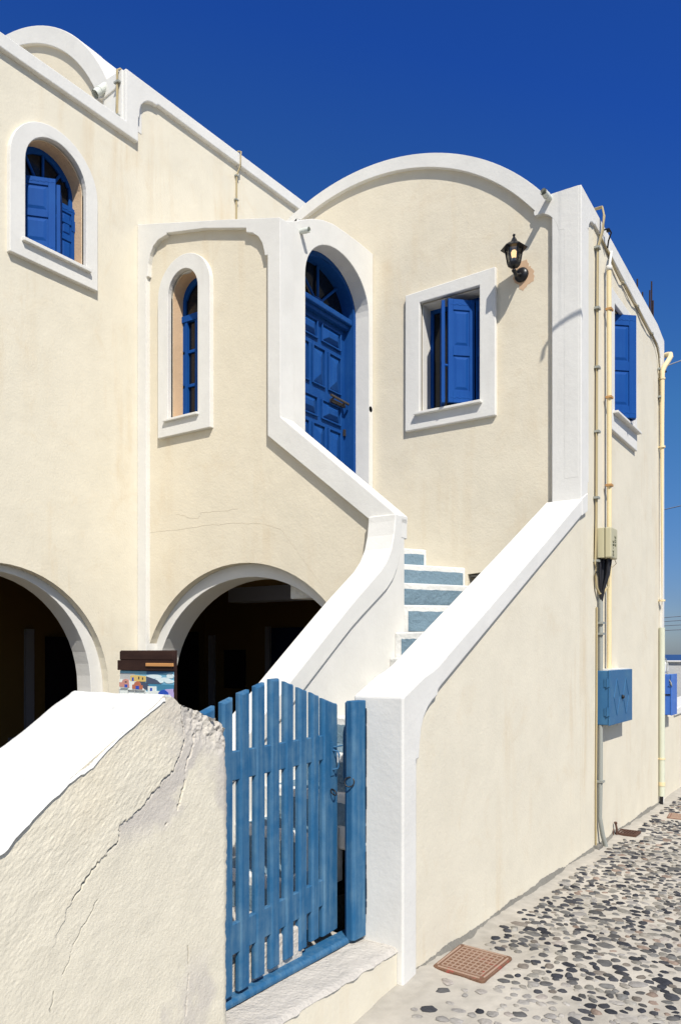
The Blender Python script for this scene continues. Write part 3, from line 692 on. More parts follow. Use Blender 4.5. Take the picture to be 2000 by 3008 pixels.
h.tube(p, .005, 8); h.tube([Q+GU*.018+Z*1.155+GN*.004, Q+GU*.085+Z*1.158+GN*.02], .004, 6); h.build('handle', M_gate, gate)
def ring(c, r, nrm, nm, par, rr=.0035):
    nrm = Vector(nrm).normalized(); a = nrm.cross(Vector((0, 0, 1))).normalized(); b_ = nrm.cross(a)
    b = MB(); b.tube([Vector(c)+(a*math.cos(t*math.pi/10)+b_*math.sin(t*math.pi/10))*r for t in range(21)], rr, 6, False)
    return b.build(nm, M_iron, par)
ring(Q+GU*.012+GN*.012+Z*.935, .018, GN+Vector((0, 0, .8)), 'ring', gate)
# post on the pillar, sill under the leaf
b = MB(); b.plate('Z', .20, 1.383, [(-2.168, 3.207), (-2.130, 3.205), (-2.118, 3.217), (-2.116, 3.313), (-2.168, 3.313)]); b.build('post', M_gate, gate, .004, 1)
MB().box(-2.184, -2.168, 3.222, 3.315, .20, 1.375).build('post_rebate', M_gate, gate, .003, 1)
b = MB(); b.plate('Y', 3.245, 3.262, [(-2.17, .95), (-2.205, .97), (-2.212, 1.0), (-2.212, 1.22), (-2.205, 1.25), (-2.17, 1.27)]); b.build('strike_plate', M_gate, gate, .002, 1)
ring((-2.140, 3.198, .985), .024, (.5, -1, .4), 'ring', gate)
dr = MB()
for i in range(60):
    z = random.uniform(.25, 1.28); dr.box(-2.118, -2.112-random.uniform(0, .006), 3.305, 3.3145, z, z+random.uniform(.02, .09))
dr.build('dark_gap_flecks', mat('dark_gap_blue', (.012, .03, .06), .6), gate)  # dark flecks drawn in for the shaded gap between post and pillar
b = MB(); b.plate('Y', 2.05, 3.31, [(-2.235, .186), (-2.152, .183), (-2.150, .200), (-2.160, .213), (-2.235, .216)]); b.build('gate_sill', M_gate, gate, .003, 1)

# ------------------------------------------------------------------ STREET
def gz(y): return np.interp(y, [-2, 2.0, 2.95, 3.45, 60], [-.10, -.085, -.056, 0, 0])
M_mortar = vcol_mat('pale_mortar', .95, .5, 60, .10)
sy = np.linspace(-2, 11.9, 420); sx = np.linspace(-2.0, 3.0, 160)
SY, SX = np.meshgrid(sy, sx, indexing='ij')
H = gz(SY)+(fbm(SX*2.2, SY*2.2, 4)-.5)*.030+(fbm(SX*14, SY*14, 3)-.5)*.010
nearw = np.clip((SX+1.93)/.09, 0, 1); H += (1-nearw)*.012
mc = np.array((.45, .415, .355))*(1+(fbm(SX*3, SY*3, 4)-.5)[..., None]*.5+(fbm(SX*30, SY*30, 3)-.5)[..., None]*.35)
wet = np.clip(1-(SX+1.93+(fbm(SY*5, SX*5, 3)-.5)*.12)/.10, 0, 1)[..., None]; mc = mc*(1-wet*.42)+np.array((.30, .29, .26))*wet*.42
# individual stones as one cobble surface
rs = np.random.RandomState(11); cand = []; cell = {}
def far(x, y, r):
    ci, cj = int(x/.12), int(y/.12)
    for i in range(ci-1, ci+2):
        for j in range(cj-1, cj+2):
            for (a, b_, q) in cell.get((i, j), ()):
                if ((x-a)/1.25)**2+(y-b_)**2 < ((r+q)*.80)**2: return False
    return True
for k in range(110000):
    x = rs.uniform(-1.88, 2.6); y = rs.uniform(-1, 11.8)
    r = rs.uniform(.015, .033) if rs.rand() < .88 else rs.uniform(.033, .048)
    if x < -1.93+.10+rs.rand()*.06: continue
    if -1.93 < x < -1.53 and 3.48 < y < 4.0: continue      # inspection cover
    if x < -1.68 and 6.98 < y < 7.36: continue
    if -1.78 < x < -1.50 and 8.0 < y < 8.44: continue
    if y < 3.5 and x < -1.45 and rs.rand() < .85: continue  # smooth mortar patch by the doorstep
    if y < 3.9 and x < -1.2 and rs.rand() < .45: continue
    if not far(x, y, r): continue
    cell.setdefault((int(x/.12), int(y/.12)), []).append((x, y, r)); cand.append((x, y, r))
stones = np.array(cand); ns = len(stones); K = 9
pal = np.array([(.038, .040, .048), (.062, .063, .070), (.10, .098, .096), (.17, .165, .155), (.25, .235, .205), (.31, .285, .245), (.27, .205, .165), (.19, .165, .14), (.35, .33, .29)])
ang = np.arange(K)*2*np.pi/K
vs = []; cs = []; fs = []
rings_ = [(1.0, -.35), (.86, .55), (.45, .95)]
for i, (x, y, r) in enumerate(stones):
    th = rs.normal(0, .45); el = rs.uniform(1.1, 1.75); lob = 1+rs.uniform(-.2, .2, K); hh = rs.uniform(.004, .010)
    base = float(np.interp(y, [-2, 2.0, 2.95, 3.45, 60], [-.10, -.085, -.056, 0, 0])); 
    pale = .0
    c = pal[rs.choice(9, p=[.17, .17, .15, .13, .12, .08, .07, .06, .05])]*rs.uniform(.8, 1.2)
    if (y < 3.6 and x < -1.1 and rs.rand() < .8) or rs.rand() < .10: c = c*.35+np.array((.46, .43, .39))*.65*rs.uniform(.85, 1.05); hh *= .6
    base += (float(fbm(np.array(x*2.2), np.array(y*2.2), 4))-.5)*.030+.001
    o = len(vs)
    for (q, hz_) in rings_:
        a = ang; px = np.cos(a)*r*el*.82*q*lob; py = np.sin(a)*r/el**.35*q*lob
        wx = x+px*math.cos(th)-py*math.sin(th); wy = y+px*math.sin(th)+py*math.cos(th)
        for j in range(K): vs.append((wx[j], wy[j], base+hh*hz_+rs.uniform(-.0012, .0012))); cs.append(c*rs.uniform(.8, 1.2))
    vs.append((x, y, base+hh)); cs.append(c)
    for t in range(2):
        for j in range(K): fs.append((o+t*K+j, o+t*K+(j+1) % K, o+(t+1)*K+(j+1) % K, o+(t+1)*K+j))
    for j in range(K): fs.append((o+2*K+j, o+2*K+(j+1) % K, o+3*K))
st_o = grid_object('street', np.stack([SX, SY, H], -1), mc, M_mortar); structure(st_o)
me = st_o.data
bm = bmesh.new(); bm.from_mesh(me); cl = bm.verts.layers.float_color['Col']
bv = []
for p_, c_ in zip(vs, cs):
    v = bm.verts.new(p_); v[cl] = (*[float(max(0, q)) for q in c_], 1); bv.append(v)
for f in fs:
    ff = bm.faces.new([bv[i] for i in f]); ff.smooth = True; ff.material_index = 1
bm.to_mesh(me); bm.free()
M_stone = vcol_mat('cobble_stone', .75, .6, 140, .25); me.materials.append(M_stone)

# ground, sea
gs = MB(); gs.box(-60, 60, -60, 12.0, -.6, -.16); structure(gs.build('ground', M_cement))
seam = mat('sea_water', (.012, .045, .16), .35, .5)
s_ = MB(); s_.add([(-80000, 12.5, -160), (80000, 12.5, -160), (80000, 80000, -160), (-80000, 80000, -160)], [(0, 1, 2, 3)]); structure(s_.build('sea', seam, recalc=False))
# courtyard floor
cf = MB(); cf.box(XL-.2, -2.42, -1.4, YT+.3, -.16, .295); structure(cf.build('courtyard_floor', M_cement))

fy = np.linspace(3.46, 8.98, 700); fu = np.linspace(0, 1, 5); FY, FU = np.meshgrid(fy, fu, indexing='ij')
fh = .004+.022*fbm(FY*3.1, FY*0+2, 4)**2*2+.008*(fbm(FY*40, FY*0, 3)-.5); fw_ = .020+.030*fbm(FY*2.3, FY*0+7, 4)
grid_object('cement_fillet', np.stack([XS+.0015+fw_*FU, FY, (fh+.012)*(1-FU)**1.3+.006*(fbm(FY*60, FU*3, 2))-.004+.0], -1), None, plaster('damp_cement', (.20, .19, .165), stain=(.12, .11, .09), amount=.6, bs=.8, fine=50), house)

# covers and grate in the street
def cover(name, pts, label, m, gridn, paintred):
    c = sum((Vector((*p, 0)) for p in pts), Vector())/4
    t = thing(name, (c.x, c.y, 0), label, 'manhole cover')
    P = [Vector((*p, 0)) for p in pts]; Zv = Vector((0, 0, 1)); z = .013
    def at(u, v): return P[0]*(1-u)*(1-v)+P[3]*u*(1-v)+P[2]*u*v+P[1]*(1-u)*v
    b = MB()
    cor = []
    for (cu, cv, a0) in ((.07, .07, 180), (.93, .07, 270), (.93, .93, 0), (.07, .93, 90)):
        for i in range(5):
            a = math.radians(a0+i*22.5); cor.append(at(cu+.07*math.cos(a), cv+.07*math.sin(a)))
    n = len(cor)
    b.add([p+Zv*(z-.03) for p in cor]+[p+Zv*z for p in cor], [tuple(reversed(range(n))), tuple(range(n, 2*n))]+[(i, (i+1) % n, (i+1) % n+n, i+n) for i in range(n)])
    b.build('plate', m, t, .003, 1)
    r = MB()
    def bar(u0, v0, u1, v1, w=.006, hh=.005):
        A, B_ = at(u0, v0), at(u1, v1); d = (B_-A).normalized(); nn = Vector((-d.y, d.x, 0))*w
        r.add([A-nn+Zv*z, B_-nn+Zv*z, B_+nn+Zv*z, A+nn+Zv*z, A-nn*.5+Zv*(z+hh), B_-nn*.5+Zv*(z+hh), B_+nn*.5+Zv*(z+hh), A+nn*.5+Zv*(z+hh)], [(4,5,6,7),(0,1,5,4),(1,2,6,5),(2,3,7,6),(3,0,4,7)])
    lo, hi = .12, .88
    for i in range(gridn+1):
        q = lo+(hi-lo)*i/gridn; bar(lo, q, hi, q, .0022); bar(q, lo, q, hi, .0022)
    for a in ((.05, .1, .05, .9), (.95, .1, .95, .9), (.1, .05, .9, .05), (.1, .95, .9, .95)): bar(*a, w=.004)
    r.build('raised_grid', mat(name+'_worn', (.38, .27, .20), .8), t)
    return t
def rust_red(m):
    """splashes of red paint on the cover"""
    b = m.node_tree.nodes['Principled BSDF']; src = b.inputs['Base Color'].links[0].from_socket
    tc = N(m, 'ShaderNodeTexCoord').outputs['Object']
    f = ramp(m, noise(m, mapping(m, tc, (1, 1, 1), (3.1, .7, 0)), 5.5, 4, .7), [(.56, g3(0)), (.64, g3(.75))])
    L(m, mixc(m, f, src, (.42, .05, .05)), b.inputs['Base Color'])
rust_red(M_rust)
cover('manhole_cover', [(-1.885, 3.575), (-1.900, 3.945), (-1.585, 3.925), (-1.590, 3.552)], 'rusty square cover with grid pattern and red paint splashes near the gate pillar', M_rust, 8, True)
M_rust2 = plaster('rusty_plate_far', (.24, .14, .10), stain=(.3, .2, .15), amount=.8, bs=.6, fine=80)
cover('manhole_cover', [(-1.697, 8.107), (-1.726, 8.361), (-1.42, 8.33), (-1.40, 8.085)], 'small rusty cover in the cobbles beyond the drain grate at the right edge', M_rust2, 8, False)
gr = thing('drain_grate', (-1.84, 7.19, 0), 'small dark slotted drain grate at the foot of the house wall', 'drain grate')
g = MB()
for i in range(9): g.box(-1.935+i*.0235, -1.926+i*.0235, 7.11, 7.27, .012, .024)
g.build('slats', M_grate, gr)
MB().box(-1.94, -1.74, 7.095, 7.11, .008, .027).box(-1.94, -1.74, 7.27, 7.285, .008, .027).box(-1.94, -1.928, 7.11, 7.27, .008, .027).box(-1.752, -1.74, 7.11, 7.27, .008, .027).build('frame', M_grate, gr)
MB().box(-1.935, -1.745, 7.10, 7.28, .004, .010).build('pit_shade_sheet', M_black, gr)  # black sheet under the slats stands for the shade of the pit
st = thing('iron_stub', (-1.90, 7.07, 0), 'rusty bent iron stub sticking up by the drain grate', 'iron rod')
MB().tube([(-1.90, 7.08, 0), (-1.895, 7.075, .06), (-1.905, 7.07, .115)], .009, 6).lathe((-1.905, 7.07, .11), [(.012, 0), (.016, .008), (.012, .018)], 8).tube([(-1.92, 7.04, 0), (-1.915, 7.05, .07)], .005, 6).build('rod', M_grate, st)

# ------------------------------------------------------------------ services on the street wall
def clamp(b, x, y, z, r): b.box(x-r-.004, x+r+.006, y-r-.01, y+r+.012, z-.009, z+.009)
t = thing('cable_bundle', (XS+.02, 6.55, 2.2), 'flat beige cable bundle hooked over the parapet and clipped down the corner of the house', 'cable')
b = MB()
for k, dy in enumerate((-.009, .002, .012)):
    b.tube([(XS-.16, 6.60+dy, 5.27), (XS-.05, 6.60+dy, 5.335), (XS+.045, 6.595+dy, 5.33), (XS+.062, 6.585+dy, 5.25), (XS+.055, 6.57+dy, 5.12), (XS+.022, 6.545+dy, 4.97), (XS+.018, 6.535+dy, 4.0), (XS+.018, 6.52+dy, 2.75), (XS+.018, 6.50+dy, 2.36), (XS+.018, 6.50+dy, 2.25), (XS+.02, 6.52+dy, 2.16), (XS+.03, 6.57+dy, 2.11), (XS+.05, 6.63+dy, 2.12+.012*k), (XS+.07, 6.68, 2.18), (XS+.075, 6.70, 2.30), (XS+.07, 6.69+dy, 2.42)], .0075, 8)
b.build('cable', M_cable, t)
for z in (4.97, 4.47, 3.98, 3.45, 2.9, 2.38): c = MB(); clamp(c, XS+.018, 6.535 if z > 3 else 6.515, z, .018); c.build('clip', M_cabled, t)
t = thing('service_pipe', (XS+.04, 6.83, 1.5), 'cream painted upright pipe running from the roof edge down to the near blue meter box', 'pipe')
MB().tube([(XS+.045, 6.79, 4.90), (XS+.045, 6.80, 4.0), (XS+.042, 6.81, 1.47)], .020, 14).build('pipe', M_pipe, t)
MB().tube([(XS+.045, 6.79, 4.87), (XS+.05, 6.80, 4.95), (XS+.045, 6.86, 5.06), (XS+.03, 6.93, 5.10)], .011, 8).lathe((XS+.045, 6.79, 4.88), [(.025, 0), (.025, .03), (.02, .04)], 12).build('cable_tail', M_white, t)
M_rb = mat('rusty_bracket', (.45, .25, .10), .8)
for z in (4.55, 3.80, 3.05): c = MB(); clamp(c, XS+.045, 6.80, z, .020); c.build('bracket', M_rb, t)
t = thing('eave_cable', (XS+.02, 7.0, 5.0), 'thin beige cable pair sagging under the sloping roof edge of the street side', 'cable')
b = MB()
for off in (0, .012): 
    b.tube([(XS+.012, 6.62, 5.125+off), (XS+.015, 6.93, 5.070+off), (XS+.02, 7.05, 5.005+off*2), (XS+.02, 7.25, 4.975), (XS+.02, 7.36, 4.998+off), (XS+.02, 7.52, 4.955+off*3), (XS+.02, 7.70, 4.945), (XS+.02, 7.86, 4.965+off), (XS+.02, 8.05, 4.905+off*2), (XS+.02, 8.3, 4.885), (XS+.02, 8.45, 4.90), (XS+.02, 8.62, 4.86), (XS+.02, 8.74, 4.77), (XS+.02, 8.79, 4.6), (XS+.02, 8.80, 4.3)], .0065, 6)
b.build('cable', M_cable, t)
for y, z in ((7.36, 5.0), (7.86, 4.97), (8.45, 4.905), (8.78, 4.64), (8.80, 4.35)): MB().box(XS+.004, XS+.032, y-.016, y+.016, z-.008, z+.012).build('clip', M_cabled, t)
t = thing('cable_hook', (XS+.02, 6.72, 5.18), 'twisted iron hook under the roof edge beside the cable bundle', 'hook')
MB().tube([(XS+.02, 6.66, 5.17), (XS+.07, 6.70, 5.19), (XS+.08, 6.73, 5.165), (XS+.05, 6.76, 5.12), (XS+.03, 6.80, 5.08)], .007, 6).lathe((XS+.06, 6.71, 5.18), [(.014, -.01), (.016, 0), (.012, .012)], 8).build('hook', M_iron, t)
# beige junction box
jb = thing('junction_box', (XS+.06, 6.60, 2.53), 'beige electrical junction box with handwritten marks hanging above cable loops', 'electrical box')
b = MB(); b.box(XS+.022, XS+.078, 6.53, 6.72, 2.405, 2.652); b.build('base', M_gbox, jb, .003, 1)
MB().box(XS+.083, XS+.135, 6.53, 6.72, 2.402, 2.655).build('cover', M_gbox, jb, .010, 2)
MB().box(XS+.0785, XS+.083, 6.535, 6.715, 2.41, 2.648).build('seam', mat('dark_seam_strip', (.10, .09, .05), .8), jb)  # dark inset strip between base and cover
wr = MB(); XW = XS+.1358
def stroke(pts, y0, z0, sc):
    # marks are written turned a quarter, reading downward
    for a, c_ in zip(pts[:-1], pts[1:]):
        A = Vector((XW, y0+a[1]*sc, z0-a[0]*sc)); B_ = Vector((XW, y0+c_[1]*sc, z0-c_[0]*sc)); wr.tube([A, B_], .0022, 5)
G = {'2': [(0, 1), (.5, 1), (.6, .7), (0, 0), (.6, 0)], '0': [(0, 0), (0, 1), (.6, 1), (.6, 0), (0, 0)], 'E': [(.6, 1), (0, 1), (0, .5), (.5, .5), (0, .5), (0, 0), (.6, 0)], '1': [(.2, .8), (.4, 1), (.4, 0)], '5': [(.6, 1), (0, 1), (0, .55), (.55, .5), (.55, .05), (0, 0)], '-': [(0, .5), (.5, .5)]}
def writ(txt, y0, z0, sc):
    for i, ch in enumerate(txt): stroke(G[ch], y0, z0-i*sc*.95, sc)
M_mk = mat('faded_marker', (.05, .06, .04), .8)
writ('202', 6.63, 2.59, .034); wr.build('marker_writing', M_mk, jb); wr = MB(); writ('25-20', 6.575, 2.545, .028); wr.build('marker_writing', M_mk, jb)
MB().tube([(XS+.12, 6.68, 2.41), (XS+.125, 6.72, 2.37), (XS+.10, 6.70, 2.34), (XS+.05, 6.66, 2.35)], .003, 5).build('wire', M_cable, jb)
t = thing('black_cables', (XS+.05, 6.58, 2.2), 'bunch of black cables dropping from the beige junction box', 'cable')
b = MB()
for i, (dx, y0, y1) in enumerate(((.035, 6.56, 6.585), (.05, 6.60, 6.59), (.07, 6.64, 6.60), (.09, 6.68, 6.605), (.045, 6.70, 6.61), (.10, 6.58, 6.59))):
    b.tube([(XS+dx, y0, 2.41), (XS+dx*.9, y0*.6+y1*.4, 2.28), (XS+.035+i*.003, y1, 2.13), (XS+.03, 6.60, 2.02)], .013, 8)
b.build('cable', M_cableblk, t)
t = thing('grey_conduit', (XS+.03, 6.60, 0), 'grey conduit running down the street wall behind the blue meter box to the ground', 'pipe')
MB().tube([(XS+.03, 6.60, 2.12), (XS+.03, 6.60, 1.6), (XS+.03, 6.595, .6), (XS+.028, 6.58, .25), (XS+.04, 6.62, .10), (XS+.055, 6.66, .0)], .019, 12).build('pipe', M_cabled, t)
MB().tube([(XS+.012, 6.555, 2.0), (XS+.012, 6.55, 1.2), (XS+.012, 6.53, .5), (XS+.012, 6.53, .02)], .008, 6).build('cable', M_cable, t)
for z in (1.87, 1.78, .55): c = MB(); clamp(c, XS+.03, 6.60, z, .021); c.build('clip', M_cabled, t)
MB().box(XS, XS+.05, 6.49, 6.60, .0, .03).build('foot', M_cement, t)

def meter_box(x0, y0, y1, z0, z1, d, label, m, diamonds):
    t = thing('meter_box', (x0, (y0+y1)/2, z0), label, 'meter box')
    b = MB(); b.box(x0, x0+d-.016, y0, y1, z0, z1); b.build('case', m, t, .004, 1)
    MB().box(x0+d-.014, x0+d, y0-.004, y1+.004, z0-.004, z1+.004).build('door', m, t, .003, 1)
    if diamonds:
        w = y1-y0; X_ = x0+d+.0005; zc = (z0+z1)/2
        for cy in (y0+w*.30, y0+w*.70):
            r = MB()
            pts = [(cy, z1-.07), (cy+w*.13, zc), (cy, z0+.07), (cy-w*.13, zc)]
            for a, c_ in zip(pts, pts[1:]+pts[:1]): r.tube([(X_, a[0], a[1]), (X_, c_[0], c_[1])], .0045, 5)
            r.build('embossed_rib', m, t)
        for z in (z1-.10, z0+.11):
            hg = MB(); hg.box(x0+d-.045, x0+d+.002, y0-.007, y0+.0, z-.035, z+.035)
            hg.tube([(x0+d-.022, y0-.008, z-.04), (x0+d-.022, y0-.008, z+.04)], .006, 6); hg.build('hinge', m, t, .001, 1)
        MB().lathe((x0+d, y0+w*.52, zc-.005), [(.018, 0), (.018, .012), (.010, .022)], 10, 'X').build('lock', M_iron, t)
    else:
        MB().box(x0+d*.3, x0+d-.015, y0-.006, y0, zc_(z0, z1)-.006, zc_(z0, z1)+.008).build('hasp', M_iron, t)
    return t
def zc_(a, b): return (a+b)/2
meter_box(XS, 6.575, 7.285, 1.022, 1.472, .112, 'blue steel meter box with embossed diamonds on the street wall', M_box, True)
MB().box(XS-.001, XS+.10, 6.60, 7.25, 1.473, 1.485).build('mortar_bed', M_white, house)
# downpipe at the far corner
t = thing('downpipe', (XS+.06, 8.90, 0), 'cream and pale green rain downpipe at the far corner of the house', 'pipe')
MB().tube([(XS-.02, 9.04, 4.86), (XS+.05, 9.02, 4.865), (XS+.085, 8.99, 4.85), (XS+.095, 8.96, 4.815), (XS+.080, 8.92, 4.76), (XS+.052, 8.87, 4.69), (XS+.036, 8.84, 4.63), (XS+.034, 8.83, 4.56), (XS+.034, 8.83, 1.86)], .027, 16).build('pipe', M_pipe, t)
MB().tube([(XS+.034, 8.83, 1.89), (XS+.034, 8.83, .09)], .030, 16).build('pipe', M_pipeg, t)
for z in (4.55, 3.82, 2.18, .49): MB().tube([(XS+.034, 8.83, z-.009), (XS+.034, 8.83, z+.009)], .034, 14).box(XS, XS+.05, 8.81, 8.84, z-.008, z+.008).build('bracket', M_pipe, t)
MB().tube([(XS+.034, 8.83, .20), (XS+.034, 8.83, .24)], .034, 14).build('coupling', M_pipe, t)
MB().tube([(XS+.03, 8.82, -.01), (XS+.032, 8.82, .09)], .018, 8).build('shoe', M_iron, t)
meter_box(XS-.02, 9.01, 9.28, .945, 1.385, .115, 'smaller deep blue meter box on the low wall beyond the downpipe', M_box2, False)
t = thing('loose_wire', (XS+.04, 9.03, 1.4), 'thin looped wire hanging beside the far blue meter box', 'cable')
MB().tube([(XS+.03, 9.02, 1.56), (XS+.045, 9.03, 1.50), (XS+.04, 9.03, 1.43), (XS+.06, 9.02, 1.34), (XS+.09, 9.0, 1.30), (XS+.10, 9.0, 1.26), (XS+.08, 8.99, 1.29)], .006, 6).build('wire', M_cabled, t)

# wall lantern
ln = thing('wall_lantern', (-2.412, YF, 4.73), 'black hexagonal wall lantern with a lit bulb beside the square window', 'wall lamp')
MB().lathe((-2.412, YF, 4.73), [(.060, 0), (.060, -.012), (.050, -.026), (.022, -.036)], 24, 'Y').build('wall_plate', M_iron, ln)
LX, LY = -2.412, 5.985
MB().tube([(-2.412, YF-.02, 4.73), (-2.412, 6.07, 4.700), (-2.412, 6.02, 4.685), (-2.412, LY, 4.700), (-2.412, LY, 4.735)], [.014, .013, .015, .013, .012], 10).lathe((LX, LY, 4.690), [(.012, 0), (.020, .01), (.014, .02)], 12).build('arm', M_iron, ln)
MB().lathe((LX, LY, 4.723), [(.012, 0), (.046, .012), (.054, .030), (.054, .040)], 6, rot=.3, smooth=False).build('base', M_iron, ln)
MB().lathe((LX, LY, 4.883), [(.106, -.010), (.107, -.005), (.056, .032), (.034, .036), (.026, .058), (.015, .080), (.007, .090), (.012, .100), (.010, .110), (.003, .114)], 6, rot=.3, smooth=False).build('roof', M_iron, ln)
for k in range(6):
    a = .3+k*math.pi/3; b = MB()
    b.tube([(LX+.050*math.cos(a), LY+.050*math.sin(a), 4.758), (LX+.072*math.cos(a), LY+.072*math.sin(a), 4.883)], .0055, 6); b.build('glazing_post', M_iron, ln)
b = MB()
for k in range(6):
    a, a2 = .3+k*math.pi/3, .3+(k+1)*math.pi/3
    q = [(LX+.047*math.cos(a), LY+.047*math.sin(a), 4.763), (LX+.047*math.cos(a2), LY+.047*math.sin(a2), 4.763), (LX+.069*math.cos(a2), LY+.069*math.sin(a2), 4.878), (LX+.069*math.cos(a), LY+.069*math.sin(a), 4.878)]
    b.add(q, [(0, 1, 2, 3)])
gm = bpy.data.materials.new('lantern_glass'); gm.use_nodes = True
g_nt = gm.node_tree; g_nt.nodes.clear()
o_ = g_nt.nodes.new('ShaderNodeOutputMaterial'); mx = g_nt.nodes.new('ShaderNodeMixShader'); tr = g_nt.nodes.new('ShaderNodeBsdfTransparent'); gl = g_nt.nodes.new('ShaderNodeBsdfGlossy')
tr.inputs[0].default_value = (.42, .43, .43, 1); gl.inputs['Roughness'].default_value = .1; mx.inputs[0].default_value = .12
g_nt.links.new(tr.outputs[0], mx.inputs[1]); g_nt.links.new(gl.outputs[0], mx.inputs[2]); g_nt.links.new(mx.outputs[0], o_.inputs[0])
b.build('glass', gm, ln)
MB().lathe((LX, LY, 4.800), [(.010, 0), (.017, .008), (.022, .028), (.023, .048), (.016, .062), (.004, .066)], 14).build('bulb', mat('lit_bulb', (1, .8, .5), .5, emit=(1, .62, .28), es=3.2), ln)
MB().lathe((LX, LY, 4.766), [(.014, 0), (.014, .034)], 12).build('socket', mat('lamp_socket', (.35, .36, .40), .4), ln)
pt = MB()
ragp = [(-2.412+r*math.cos(a), 4.73+r*1.15*math.sin(a)) for a, r in [(k*2*math.pi/40, .074+.030*abs(math.sin(k*2*math.pi/40-.5))+.008*random.uniform(-1, 1)+.010*math.sin(k*.9)) for k in range(40)]]
pt.plate('Y', YF-.0015, YF+.001, [(x+.012, z-.0) for x, z in ragp]); pt.build('plaster_patch', mat('terracotta_patch', (.58, .40, .26), .9), house)

# hairline cracks in the tower plaster
ck = MB()
for pts in ([(-5.019, 2.828), (-4.853, 2.782), (-4.772, 2.76), (-4.716, 2.812), (-4.536, 2.80), (-4.309, 2.801)],
            [(-5.39, 2.695), (-5.019, 2.692), (-4.645, 2.696), (-4.309, 2.682), (-4.073, 2.659), (-3.846, 2.587), (-3.745, 2.462), (-3.635, 2.335), (-3.515, 2.185), (-3.45, 2.12)]):
    dd = dense(pts, 6, .006); ck.tube([(x, YT-.0003, z) for x, z in dd], .0010, 4)
ck.build('hairline_crack', mat('crack_tan', (.54, .47, .36), .9), house)

# roof conduit lines
t = thing('wall_conduit', (XL+.03, 6.06, 5.3), 'thin beige conduit dropping from the roof band behind the stair tower', 'pipe')
MB().tube([(XL-.2, 6.10, 6.815), (XL+.02, 6.09, 6.82), (XL+.058, 6.085, 6.80), (XL+.056, 6.08, 6.65), (XL+.018, 6.065, 6.56), (XL+.016, 6.055, 5.2)], .009, 8).build('pipe', M_cable, t)
MB().box(XL, XL+.030, 6.04, 6.085, 6.30, 6.312).build('clip', M_cabled, t)
MB().box(XL, XL+.030, 6.045, 6.09, 6.55, 6.562).build('clip', M_cabled, t)
t = thing('corner_conduit', (-5.53, YG-.04, 6.35), 'beige cable clipped to the upper roof corner beside the drain pipe', 'cable')
MB().tube([(-5.507, YG+.1, 6.76), (-5.507, YG-.02, 6.775), (-5.510, YG-.048, 6.75), (-5.515, YG-.040, 6.62), (-5.525, YG-.040, 6.40), (-5.522, YG-.038, 6.33)], .011, 8).build('cable', M_cable, t)
MB().box(-5.545, -5.485, YG-.058, YG-.02, 6.64, 6.655).build('clip', M_cabled, t)
MB().box(-5.545, -5.495, YG-.058, YG-.02, 6.345, 6.36).build('clip', M_cabled, t)

# ------------------------------------------------------------------ courtyard: painted board, pot plant
pb = thing('painted_board', (-3.26, 2.92, .295), 'dark wooden board painted with a seaside village standing behind the garden wall', 'painted board')
MB().box(-3.477, -3.049, 2.902, 2.925, .295, 1.634).build('board', paint('old_dark_wood', (.028, .014, .012), (.06, .03, .022), .6, .6, (2, 2, 30)), pb, .003, 1)
MB().box(-3.482, -3.045, 2.886, 2.902, 1.525, 1.580).box(-3.470, -3.05, 2.892, 2.902, 1.582, 1.628).build('batten', bpy.data.materials['old_dark_wood'], pb, .002, 1)
MB().box(-3.245, -3.035, 2.878, 2.886, 1.548, 1.566).build('hinge_strap', mat('copper_strap', (.50, .24, .08), .5, .5), pb, .002, 1)
pc = MB(); CM = []
def cm(name, c): m_ = mat(name, c, .6, .3); CM.append(m_); return len(CM)-1
ci = {k: cm('painting_'+k, v) for k, v in dict(sky=(.16, .38, .52), deep=(.03, .13, .28), cloud=(.62, .72, .74), hill=(.06, .08, .13), sea=(.05, .20, .32), grey=(.42, .43, .42), yellow=(.62, .44, .14), pink=(.50, .24, .20), terra=(.42, .14, .08), white=(.68, .72, .68), blue=(.02, .07, .40), lilac=(.42, .34, .60), dark=(.05, .05, .05)).items()}
lay = [0]
def pp(col, pts):
    lay[0] += 1; pc.mi = ci[col]; y = 2.9005-.00035*lay[0]
    P = [(-3.477+(x-210)*.0007016, 1.634-(yy_-235)*.000478) for x, yy_ in pts]
    pc.plate('Y', y, 2.9015, P)
def blob(col, cx, cy, rx, ry, n=12): pp(col, [(cx+rx*math.cos(k*2*math.pi/n), cy+ry*math.sin(k*2*math.pi/n)*random.uniform(.8, 1.1)) for k in range(n)])
pp('sky', [(212, 470), (818, 470), (818, 1500), (212, 1500)])
pp('grey', [(212, 500), (380, 500), (430, 600), (212, 600)]); pp('deep', [(520, 470), (818, 470), (700, 495), (520, 505)])
for a in ((600, 530, 90, 24), (700, 560, 80, 26), (780, 520, 40, 30), (770, 580, 50, 24), (650, 590, 60, 14)): blob('cloud', *a)
pp('sea', [(540, 615), (818, 615), (818, 700), (540, 700)])
pp('hill', [(520, 530), (570, 545), (640, 570), (685, 610), (600, 612), (520, 612)]); pp('hill', [(440, 590), (510, 600), (560, 640), (540, 680), (440, 670)])
pp('white', [(212, 570), (420, 590), (520, 700), (520, 1500), (212, 1500)])
pp('yellow', [(340, 525), (400, 518), (512, 528), (512, 590), (340, 588)]); pp('blue', [(358, 545), (380, 545), (380, 586), (358, 586)]); pp('dark', [(432, 535), (445, 535), (445, 566), (432, 566)]); pp('dark', [(476, 542), (488, 542), (488, 568), (476, 568)])
